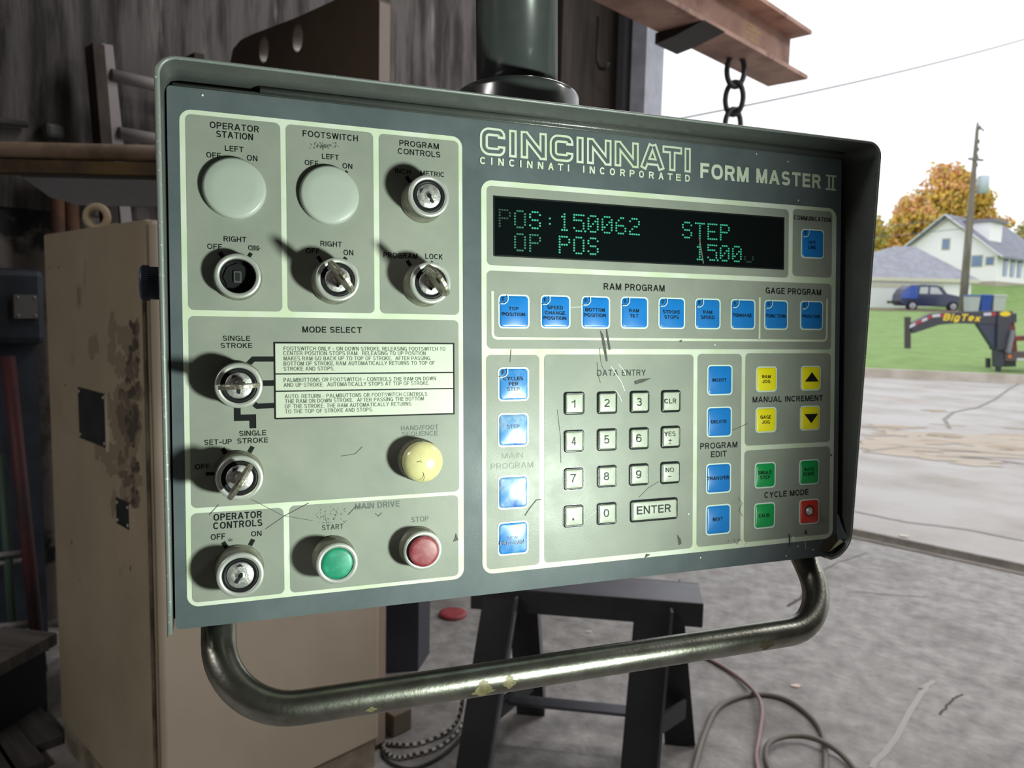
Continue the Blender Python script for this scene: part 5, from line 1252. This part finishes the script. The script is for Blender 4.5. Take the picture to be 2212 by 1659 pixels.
# ladder hung along the wall
lv = VL + .16
ld = empty('ladder', M=RM, label='old grey ladder leaning on the dark wall above the cabinet', cat='ladder')
def rail(p, q, nm, w, m):
    a = lpx(*p, lv); b = lpx(*q, lv); mb = MB(); mb.beam(a, b, .05, w, up=(1, 0, 0)); mb.build(nm, m, ld)
m_rail = mat('rail_brown', (78, 66, 58), .8, col2=(58, 50, 46), scale=6); m_pale_ = mat('rail_pale', (160, 154, 154), .6)
rail((204, 100), (236, 480), 'rail', .11, m_rail); rail((228, 98), (272, 500), 'rail_edge', .045, m_pale_)
rail((420, 120), (445, 480), 'rail', .11, m_rail)
for p, q in (((240, 162), (430, 205)), ((256, 287), (440, 318))):
    a = lpx(*p, lv + .02); b = lpx(*q, lv + .02); mb = MB(); mb.tube([a, b], .03, 12); mb.build('rung', m_pale_, ld)
# tube rail with grey sheet hung below, running across from the side wall
RY = 2.75
p0 = at(20, 338, RY); p1 = at(420, 336, RY); zr = (p0.z + p1.z)/2 ; xw = (-4.14 + .688*RY)/.725; xe = p1.x
bb = empty('storage_rail', (0, 0, 0), 'long brown tube rail above the grey sheet, left of the panel', 'rail')
mb = MB(); mb.tube([(xw, RY, zr + .012), (xe, RY, zr + .012)], .030, 16); mb.build('rail_tube', mat('tan_tube', (136, 116, 96), .5, col2=(96, 82, 68), scale=6), bb)
mb = MB(); mb.box(xw, xe, RY - .02, RY + .05, zr - .065, zr - .022); mb.build('rail_board', mat('ochre_board', (108, 86, 44), .7, col2=(72, 58, 40), scale=5), bb)
def on_r(px, py): q = at(px, py, RY + .012); return (q.x, q.z)
mb = MB(); mb.prism([on_r(*p) for p in ((28, 366), (420, 364), (420, 448), (170, 443), (108, 426), (44, 380))][::-1], -RY - .024, -RY - .012, 0, Matrix.Rotation(PI/2, 4, 'X'))
o = mb.build('sheet_metal', mat('grey_sheet', (112, 112, 114), .5, col2=(96, 96, 99), scale=3)); tag(o, 'plain grey steel sheet hanging under the brown tube rail', 'sheet')
# junction box on the wall
a = lpx(98, 262, VL + .08); b = lpx(142, 302, VL + .08)
jb = empty('junction_box', M=RM, label='small square grey box on the dark wall left of the ladder', cat='junction box')
mb = MB(); mb.box(VL, VL + .08, min(a.y, b.y), max(a.y, b.y), b.z, a.z); mb.build('box', mat('box_grey', (88, 90, 88), .6), jb, bevel=.02)
mb = MB(); c_ = (a.y + b.y)/2; mb.tube([(VL + .03, c_ - .1, b.z + .05), (VL + .03, c_ - .9, b.z + .02), (VL + .03, c_ - 1.6, b.z + .12)], .015, 8); mb.build('conduit', m_dirt, jb)
# rust pipes behind the cabinet
for k, (x, lab) in enumerate(((125, 'left rusty upright pipe behind the cabinet top'), (156, 'right rusty upright pipe behind the lifting ring'))):
    q = lpx(x, 470, VL + .12); mb = MB(); mb.tube([(q.x, q.y, 0), (q.x, q.y, q.z + .28)], .03, 12); o = rbuild(mb, 'pipe', mat('rust_pipe', (96, 62, 40), .8, col2=(72, 48, 34), scale=8)); tag(o, lab, 'pipe', 'rusty pipes behind the cabinet')
# dark machine head standing by the side wall
mh = empty('dark_machine', M=RM, label='dark blue machine head with a square plate at the far left', cat='machine')
q0 = lpx(-70, 575, -3.72); q1 = lpx(97, 575, -3.72); z1_ = lpx(40, 745, -3.72).z
mb = MB(); mb.box(-4.1, -3.72, q0.y, q1.y, z1_, q0.z); mb.build('body', mat('machine_navy', (40, 47, 58), .6, col2=(28, 33, 40), scale=6), mh, bevel=.03)
a = lpx(29, 636, -3.71); b = lpx(82, 688, -3.71)
mb = MB(); mb.box(-3.72, -3.705, a.y, b.y, b.z, a.z); pl_ = mb.build('cover_plate', mat('plate_grey', (104, 102, 100), .5), mh)
mb = MB()
for y in (a.y + .012, b.y - .012):
    for z in (b.z + .012, a.z - .012): mb.lathe([(.008, 0), (0, .006)], 8, 0, Matrix.Translation((-3.705, y, z)) @ Matrix.Rotation(PI/2, 4, 'Y'))
mb.build('screws', m_core, pl_)
mb = MB(); mb.box(-4.05, -3.8, q0.y + .05, q1.y - .02, 0, z1_); mb.build('pedestal', MATS['machine_navy'], mh)
# red and green uprights with cross pipes: pipe rack
rk = empty('pipe_rack', M=RM, label='rack of a red post, green post and grey cross pipes at far left', cat='rack')
def kp(p, q, r, nm, m, v=-3.6):
    mb = MB(); mb.tube([lpx(*p, v), lpx(*q, v)], r, 12); mb.build(nm, m, rk)
kp((18, 770), (90, 1470), .026, 'post', mat('post_red', (94, 46, 50), .6, col2=(64, 46, 50), scale=4)); kp((2, 980), (34, 1460), .018, 'post', mat('post_green', (70, 90, 80), .6), -3.64)
kp((-60, 1205), (60, 1192), .012, 'cross_pipe', m_pale_, -3.62); kp((-60, 1222), (62, 1210), .012, 'cross_pipe', m_pale_, -3.64); kp((-60, 1360), (74, 1345), .014, 'cross_pipe', m_pale_, -3.62); kp((-60, 1380), (78, 1362), .012, 'cross_pipe', m_pale_, -3.64)
# low plank bench
z_ = .30; P1 = gp(-60, 1464, z_); P2 = gp(124, 1366, z_); d_ = (P2 - P1).normalized(); n_ = Vector((-d_.y, d_.x, 0)); L_ = (P2 - P1).length
BM = Matrix((d_, n_, Z)).transposed().to_4x4(); BM.translation = Vector((P1.x, P1.y, 0))
pk_ = empty('plank_bench', M=BM, label='low grey plank bench with dark front beside the cabinet', cat='bench')
mb = MB(); mb.box(-.3, L_, 0, .24, z_ - .05, z_); mb.build('plank', mat('plank_grey', (124, 116, 110), .8, col2=(96, 90, 86), scale=3, stretch=(6, .5, 1)), pk_, bevel=.004)
mb = MB(); mb.box(-.3, L_ - .04, .02, .2, 0, z_ - .05); mb.build('base', mat('base_dark', (40, 42, 50), .7), pk_)
# timber slats on the floor at lower left
for k in range(3):
    q = gp(60 - 40*k, 1560 + 50*k); ql = rl(q); mb = MB(); mb.box(ql.x - .9, ql.x + .25, ql.y - .05, ql.y + .05, 0, .035)
    o = rbuild(mb, 'floor_board', mat('board_grey', (82, 78, 76), .85, col2=(60, 56, 55), scale=4, stretch=(.5, 5, 1)), bevel=.004)
    tag(o, ['loose floor board nearest the bench', 'middle one of three loose floor boards', 'loose floor board nearest the camera'][k], 'board', 'loose boards on the floor')
